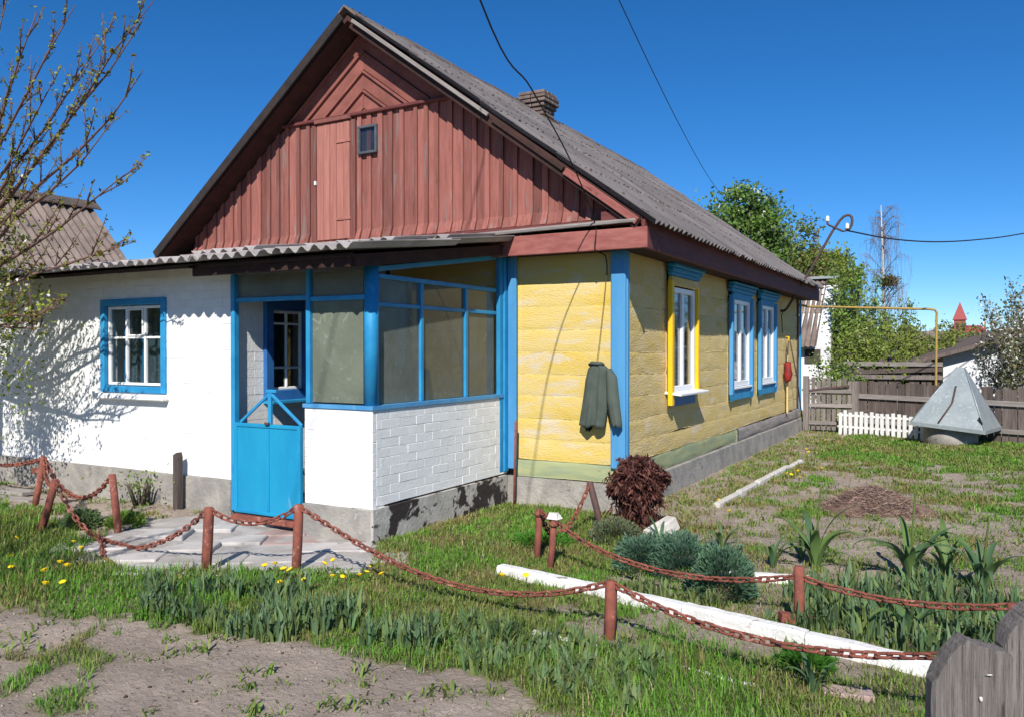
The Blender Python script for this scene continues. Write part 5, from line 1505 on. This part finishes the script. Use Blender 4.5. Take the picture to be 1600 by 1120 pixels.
# maroon bush
mb = thing('maroon_bush', 'dark maroon leafy bush at the blue corner board', 'bush', (.42, -.72, 0))
r2 = np.random.default_rng(12); n = 5200
d = r2.normal(size=(n, 3)); d /= np.linalg.norm(d, axis=1, keepdims=True)
rad = (.45+.55*r2.random(n)**.5)*(.45+1.1*fbm(d[:, 0]*3.5+5, d[:, 1]*3.5+d[:, 2]*4, 8, 3))
p = np.array([.42, -.72, .42])+d*rad[:, None]*np.array([.25, .24, .225])
p2 = np.array([.42, -.72, .16])+r2.normal(size=(900, 3))*np.array([.10, .10, .09])
p = np.concatenate([p, p2]); p[:, 2] = np.maximum(p[:, 2], .03)
ax = (p-np.array([.42, -.72, .55]))*1.2+np.array([0, 0, -.28])
v, tr, c = leaves(p, .075, .019, tints(len(p), (.095, .034, .030), .45, 3, (.22, .10, .07), .3), ax, .9, seed=4)
link('foliage', fast(v, tr, MT['leaf'], False, c), mb)
tubes_obj('stems', mb, [([(.42+random.uniform(-.07, .07), -.72+random.uniform(-.07, .07), 0), (.42+random.uniform(-.16, .16), -.72+random.uniform(-.14, .14), .35)], [.009, .005]) for i in range(22)], MT['bark'], 4)

# strap-leaved plants, every leaf a part
def strap_me(L, W, droop, mat, col, seed):
    n = 9; v = []; f = []
    r2 = random.Random(seed)
    for i in range(n+1):
        t = i/n
        a = 1.35-droop*t**1.6*2.2
        if i == 0: x, z = 0, 0
        else:
            x += math.cos(a)*L/n; z += math.sin(a)*L/n
        w_ = W*(.45+1.3*t)*(1-t)**.55 if t < 1 else .001
        w_ = W*min(1, .5+t*1.6)*(1-t**3.2)
        tw_ = .25*math.sin(seed+t*3)
        v += [(x, -w_/2, z+w_*.22), (x+.1*w_*tw_, 0, z), (x, w_/2, z+w_*.22+w_*tw_*.5)]
    for i in range(n):
        a = i*3; f += [(a, a+3, a+4, a+1), (a+1, a+4, a+5, a+2)]
    me = mk(v, f, mat, True)
    at = me.attributes.new('tint', 'FLOAT_COLOR', 'POINT')
    at.data.foreach_set('color', np.tile(np.array(list(col)+[1.0], dtype=np.float32), len(v)))
    return me
SM = [strap_me(.40+.05*i, .055+.008*(i % 3), (.35, .62, .85, 1.0, .5, .72)[i], MT['leaf'], ((.105, .185, .075), (.085, .16, .075), (.14, .225, .065))[i % 3], i) for i in range(6)]
def strap_plant(label, x, y, sc, nl, stalk=0, seed=0, name='strap_leaf_plant'):
    r2 = random.Random(seed+77)
    t = thing(name, label, 'plant', (x, y, G(x, y)))
    for i in range(nl):
        a = i*2.4+r2.uniform(-.3, .3)
        k_ = sc*r2.uniform(.6, 1.02)
        M = Matrix.Translation((x+.015*math.cos(a), y+.015*math.sin(a), G(x, y)-.01+.02*i/nl)) @ Matrix.Rotation(a, 4, 'Z') @ Matrix.Rotation(r2.uniform(-.25, .1), 4, 'Y') @ Matrix.Diagonal((k_, k_*r2.uniform(.8, 1.1), k_*r2.uniform(.9, 1.15), 1))
        link('leaf', r2.choice(SM), t, M)
    if stalk:
        g = G(x, y); tube('stalk', t, [(x, y, g), (x+.01, y+.01, g+stalk*.5), (x+.03, y+.01, g+stalk*.92), (x+.035, y+.01, g+stalk)], [.010, .008, .006, .012], MT['stalk'], 6)
MT['stalk'] = surf('green_stalk', (.10, .15, .03), (.08, .12, .03), 8, .7, 0, var=.05)
strap_plant('broad-leaved plant with tall stalk behind the footed post', 2.02, -1.33, 1.0, 10, .62, 1)
strap_plant('wide arching plant with tall stalk near the dry heap side', 2.64, -1.28, 1.05, 14, .66, 2)
strap_plant('arching plant growing beside the wide stalked one', 2.86, -1.18, .95, 10, 0, 3)
strap_plant('drooping strap-leaved plant at the right of the bed', 3.08, -1.40, 1.05, 11, .5, 4)
strap_plant('small pale upright plant behind the cushion plants', 1.26, -1.05, .62, 9, 0, 5)
strap_plant('small yellowish plant left of the footed post', 1.74, -1.45, .60, 7, 0, 6)
strap_plant('little plant between the yellowish one and stalked plant', 1.88, -1.10, .50, 6, 0, 7)
strap_plant('thin-leaved plant in front of the pale concrete block', .80, -1.22, .55, 7, 0, 8)
strap_plant('leafy plant in grass beside the reddish brick', 2.38, -3.62, .5, 6, 0, 9)
strap_plant('arching plant by the kerb end near grey pickets', 2.72, -2.62, .7, 9, 0, 10)

# dry heap
hp = thing('dry_heap', 'heap of dry brown stalks on the bare bed', 'heap', (2.18, 1.2, 0))
hv, hf = [], []
nr, na = 9, 28
for i in range(nr+1):
    for j in range(na):
        a = 2*math.pi*j/na; r_ = i/nr
        rr = r_*(1+.15*math.sin(3*a+1)+.1*math.sin(5*a))
        h_ = .24*(1-r_**1.5)+.05*(float(fbm(rr*math.cos(a)*5+9, rr*math.sin(a)*5, 6))-.5)-.02
        hv.append((2.15+.50*rr*math.cos(a)+.12*r_*r_*math.cos(a), 1.2+.36*rr*math.sin(a), h_))
for i in range(nr):
    for j in range(na):
        j2 = (j+1) % na; hf.append((i*na+j, i*na+j2, (i+1)*na+j2, (i+1)*na+j))
link('mound', mk(hv, hf, MT['strawbase'], True), hp)
r2 = np.random.default_rng(5); n = 3600
a = r2.random(n)*6.283; q_ = r2.random(n)**.6*1.08
px = 2.15+.5*q_*np.cos(a); py = 1.2+.37*q_*np.sin(a); pz = .24*(1-np.minimum(q_, 1)**1.5)+.0+.02*r2.random(n)
ax = r2.normal(size=(n, 3))*np.array([1, 1, .35])
v, tr, c = leaves(np.stack([px, py, pz], 1), .08+.12*r2.random(n), .006, tints(n, (.34, .235, .19), .45, 6, (.16, .10, .085), .3), ax, .2, seed=6)
tag(link('stalks', fast(v, tr, MT['straw'], False, c), hp), kind='stuff')

# dandelions
DAND = [('yellow dandelion in the grass left of the paved path', 'dandelions left of the path', [(-3.1, -4.21), (-2.88, -4.33), (-3.57, -3.9), (-2.97, -3.81), (-2.89, -3.8), (-2.61, -4.14), (-2.53, -4.14), (-2.45, -4.35), (-2.14, -4.53), (-2.07, -4.46)]),
        ('yellow dandelion in the grass along the front of the paved path', 'dandelions before the path', [(-1.35, -3.43), (-1.27, -3.41), (-1.17, -3.43), (-1.1, -3.44), (-.98, -3.65), (-.79, -3.64), (-1.0, -3.2), (-.96, -3.16), (-.71, -3.04), (-.63, -3.26), (-.6, -3.22), (-.49, -3.2), (-.67, -3.39), (-.66, -3.5)]),
        ('yellow dandelion at the left end of the whitewashed kerb', 'dandelions by the kerb end', [(.28, -2.89), (.46, -2.89)]),
        ('yellow dandelion in the garden beside the thin pale kerb', 'dandelions by the thin kerb', [(.7, .9), (.95, .36), (.96, 3.11), (1.04, 2.97), (1.06, 3.3), (1.16, 2.86), (.71, 5.93), (.8, 5.61), (1.29, 3.69), (.79, 7.25)])]
MT['dandelion'] = surf('dandelion_petals', (.80, .52, .008), (.86, .62, .015), 60, .8, .5, 300, var=.08, bdist=.002)
def head_me():
    v, f = [], []; k_ = 16
    for (r_, z_) in ((.006, -.006), (.017, .002), (.022, .006), (.015, .011), (.006, .013)):
        for j in range(k_):
            a = 2*math.pi*j/k_; q_ = r_*(1 if j % 2 else .84)
            v.append((q_*math.cos(a), q_*math.sin(a), z_))
    for i in range(4):
        for j in range(k_): f.append((i*k_+j, i*k_+(j+1) % k_, (i+1)*k_+(j+1) % k_, (i+1)*k_+j))
    f.append(tuple(range(4*k_, 5*k_))); f.append(tuple(range(k_-1, -1, -1)))
    return mk(v, f, MT['dandelion'])
HM = head_me()
sv, sf = tube_arrays([(0, 0, 0), (.004, 0, .05), (.0, .0, .1)], [.003, .0026, .0024], 5)
STM = mk(sv, sf, MT['stalk'])
for lb, gr, pts in DAND:
    for (x_, y_) in pts:
        h_ = random.uniform(.065, .12) if y_ < 0 else random.uniform(.04, .07)
        g = G(x_, y_)
        t = thing('dandelion', lb, 'dandelion', (x_, y_, g), gr)
        link('stem', STM, t, Matrix.Translation((x_, y_, g)) @ Matrix.Diagonal((1, 1, h_/.1, 1)))
        s = random.uniform(.85, 1.2)
        link('flower', HM, t, Matrix.Translation((x_, y_, g+h_)) @ Matrix.Rotation(random.uniform(-.5, .5), 4, 'X') @ Matrix.Rotation(random.uniform(-.5, .5), 4, 'Y') @ Matrix.Diagonal((s, s, s, 1)))

# ------------------------------------------------------------------ grass, irises, weeds
r2 = np.random.default_rng(99)
ca, sa = math.cos(R(29.34)), math.sin(R(29.34))
def depth(x, y):
    dx, dy = x-CAM[0], y-CAM[1]
    return -dx*sa+dy*ca, dx*ca+dy*sa
HOUSEB = [(-9.6, .12, -.12, 9.4), (-9.6, -2.9, -2.34, 0), (-2.1, -1.26, -2.34, 0)]
def ok_ground(x, y):
    k_ = np.ones(x.shape, bool)
    for x0, x1, y0, y1 in HOUSEB: k_ &= ~((x > x0) & (x < x1) & (y > y0) & (y < y1))
    k_ &= np.hypot(x-2.6, y-8.42) > .5
    k_ &= ((x-2.15)/.5)**2+((y-1.2)/.36)**2 > .8
    # kerbs
    for (a, b, w_) in (((.06, -2.54), (2.97, -3.13), .075), ((.72, .75), (.86, 4.6), .045)):
        ax_, ay_ = b[0]-a[0], b[1]-a[1]; L2 = ax_*ax_+ay_*ay_
        t = ((x-a[0])*ax_+(y-a[1])*ay_)/L2
        dd = np.hypot(x-a[0]-t*ax_, y-a[1]-t*ay_)
        k_ &= ~((t > 0) & (t < 1) & (dd < w_))
    return k_
N = 1500000
x = r2.uniform(-8, 8, N); y = r2.uniform(-6.6, 12.5, N)
Zc, Xc = depth(x, y)
ok = (Zc > 2.6) & (np.abs(Xc) < Zc*.72+.5) & ok_ground(x, y)
x, y, Zc = x[ok], y[ok], Zc[ok]
area_density = N/(16*19.1)
want = np.clip(7600*(4.2/Zc)**1.25, 900, 9500)
g = gmask(x, y)
k_ = r2.random(len(x)) < np.minimum(1.0, want*g/area_density)
x, y, Zc, g = x[k_], y[k_], Zc[k_], g[k_]
n = len(x)
band = fbm(x*1.1, y*1.1, 61); dry = fbm(x*2.2, y*2.2, 62)
lawn = (x > -1.3) & (x < 1.0) & (y > -3.5) & (y < 0)
frontb = (y < -3.4) & (y > -4.7)
L = .022+.035*r2.random(n)+.02*g
L = np.where(lawn, .025+.045*r2.random(n), L)
L = np.where(frontb, .035+.17*r2.random(n)*np.clip((band-.25)*1.6, .15, 1), L)
L = np.where(y > 1, .025+.045*r2.random(n), L)
W = (.0035+.0035*r2.random(n))*np.clip(Zc/5.0, .9, 3.0)
col = np.array([.180, .258, .050])[None]*(1+(r2.random((n, 1))-.5)*.7)
col = col*(1+(r2.random((n, 3))-.5)*.2)
fresh = sm(.48, .62, fbm(x*1.6+9, y*1.6, 63))[:, None]
col = col*(1-fresh)+fresh*col*np.array([.78, 1.16, .72])
yel = sm(.50, .66, dry)
yel = np.where((x > 0) & (x < .9) & (y > -.3), .75, yel); yel = np.where(frontb, yel*.5, yel)
m_ = r2.random(n) < yel*.65
col[m_] = np.array([.28, .235, .09])*(1+(r2.random((m_.sum(), 1))-.5)*.6)
m_ = r2.random(n) < .06
col[m_] = np.array([.40, .34, .19])*(1+(r2.random((m_.sum(), 1))-.5)*.5)
col = np.clip(col, 0, 1)
v, tr, c = blades(x, y, gh(x, y)-.004, L, W, np.clip(r2.normal(.62, .25, n), .02, .97), r2.random(n)*6.283, col)
tag(link('grass', fast(v, tr, MT['leaf'], False, c)), 'short patchy grass growing over lawn, verge and garden', 'grass', kind='stuff')

# iris leaves in fans
def iris(poly, count, lmin, lmax, seed, label, name='iris_bed', col=(.135, .22, .105)):
    r2 = np.random.default_rng(seed)
    xs_ = [p[0] for p in poly]; ys_ = [p[1] for p in poly]
    fx = r2.uniform(min(xs_), max(xs_), count*4); fy = r2.uniform(min(ys_), max(ys_), count*4)
    cl = fbm(fx*2.2, fy*2.2, seed)
    kk = inpoly(fx, fy, poly) & (cl > .42) & ok_ground(fx, fy)
    fx, fy = fx[kk][:count], fy[kk][:count]
    m = len(fx); per = 6
    az0 = r2.random(m)*3.1416
    X = np.repeat(fx, per)+r2.normal(size=m*per)*.018; Y = np.repeat(fy, per)+r2.normal(size=m*per)*.018
    side = np.tile(np.linspace(-1, 1, per), m)
    az = np.repeat(az0, per)+np.where(side < 0, math.pi, 0)+r2.normal(size=m*per)*.25
    hgt = np.repeat(lmin+(lmax-lmin)*r2.random(m), per)*(.6+.4*r2.random(m*per))
    v, tr, c = blades(X, Y, gh(X, Y)-.004, hgt, .016+.012*r2.random(m*per), np.clip(np.abs(side)*.55+r2.normal(size=m*per)*.1, .02, .8), az, tints(m*per, col, .3, seed, (.17, .23, .07), .3))
    # turn the blades edge-on to their fan
    return tag(link(name, fast(v, tr, MT['leaf'], False, c)), label, 'iris leaves', kind='stuff')
iris([(-1.75, -4.05), (-1.0, -3.72), (-.2, -3.45), (.35, -3.75), (.55, -4.05), (.1, -4.2), (-.35, -4.35), (-1.3, -4.45)], 330, .12, .23, 1, 'band of blue-green iris leaves in front of the path')
iris([(.4, -3.55), (1.1, -3.6), (1.7, -3.65), (1.75, -4.3), (1.2, -4.25), (.5, -4.1)], 190, .09, .17, 2, 'thinner iris leaves around the post before the kerb', col=(.145, .225, .095))
iris([(1.75, -2.72), (3.3, -3.05), (3.7, -2.2), (3.1, -1.45), (2.3, -1.6), (1.8, -2.0)], 260, .12, .26, 3, 'iris leaves filling the bed behind the whitewashed kerb')
iris([(.7, -2.5), (1.7, -2.65), (1.6, -2.45), (.75, -2.2)], 50, .08, .16, 4, 'few iris leaves under the cushion plants', col=(.15, .19, .08))

# flat weeds
r2 = np.random.default_rng(44)
wx = r2.uniform(-5, 5, 9000); wy = r2.uniform(-6, 9, 9000)
gmv = gmask(wx, wy); cl = fbm(wx*2.6, wy*2.6, 91)
kk = ok_ground(wx, wy) & ~inpoly(wx, wy, PATH) & (cl > .50) & (r2.random(9000) < np.where(wy < -3, .85, .55))
kk &= ~((wx > -1.2) & (wx < .8) & (wy > -3.2) & (wy < -.4)) | (r2.random(9000) < .3)
wx, wy = wx[kk], wy[kk]; m = len(wx); per = 9
X = np.repeat(wx, per)+r2.normal(size=m*per)*.03; Y = np.repeat(wy, per)+r2.normal(size=m*per)*.03
sz = np.repeat(.022+.055*r2.random(m)**1.5, per)*(.6+.6*r2.random(m*per))
v, tr, c = blades(X, Y, gh(X, Y), sz, sz*.20, np.clip(r2.normal(.8, .15, m*per), .3, .97), r2.random(m*per)*6.283, tints(m*per, (.175, .27, .05), .35, 7, (.22, .24, .08), .25))
tag(link('weeds', fast(v, tr, MT['leaf'], False, c)), 'flat green weeds scattered over sand and garden', 'weeds', kind='stuff')
# small stones and crumbs of soil on the bare sand
r2 = np.random.default_rng(45)
sx_ = r2.uniform(-4, 4.5, 16000); sy_ = r2.uniform(-6, 3, 16000)
kk = (gmask(sx_, sy_) < .3) & ok_ground(sx_, sy_) & ~inpoly(sx_, sy_, PATH)
sx_, sy_ = sx_[kk], sy_[kk]; m = len(sx_)
s = .003+.009*r2.random(m)**2.5
oc = np.array([(1, 0, 0), (0, 1, 0), (-1, 0, 0), (0, -1, 0), (0, 0, .7), (0, 0, -.7)], dtype=float)
V = (np.stack([sx_, sy_, gh(sx_, sy_)+s*.2], 1)[:, None, :]+oc[None]*s[:, None, None]*(.7+.6*r2.random((m, 6, 1)))).reshape(-1, 3)
ft = np.array([(0, 1, 4), (1, 2, 4), (2, 3, 4), (3, 0, 4), (1, 0, 5), (2, 1, 5), (3, 2, 5), (0, 3, 5)])
Tt = (np.arange(m)[:, None, None]*6+ft[None]).reshape(-1, 3)
tag(link('pebbles', fast(V, Tt, MT['straw'], False, np.repeat(tints(m, (.30, .25, .21), .5, 8, (.07, .05, .04), .3), 6, axis=0))), 'pebbles and soil crumbs on the bare sand', 'pebbles', kind='stuff')
# dry bits of straw lying on the ground
r2 = np.random.default_rng(46)
lx = r2.uniform(-4, 4.8, 9000); ly = r2.uniform(-6, 6, 9000)
kk = ok_ground(lx, ly) & ~inpoly(lx, ly, PATH) & (fbm(lx*2, ly*2, 71) > .44)
lx, ly = lx[kk], ly[kk]; m = len(lx); a = r2.random(m)*6.283
v, tr, c = leaves(np.stack([lx, ly, gh(lx, ly)+.006], 1), .015+.05*r2.random(m)**2, .003+.002*r2.random(m), tints(m, (.36, .29, .20), .4, 9, (.12, .085, .06), .4), np.stack([np.cos(a), np.sin(a), 0*a], 1), .25, seed=10)
tag(link('straw_litter', fast(v, tr, MT['straw'], False, c)), 'dry straw bits lying on sand and garden soil', 'litter', kind='stuff')
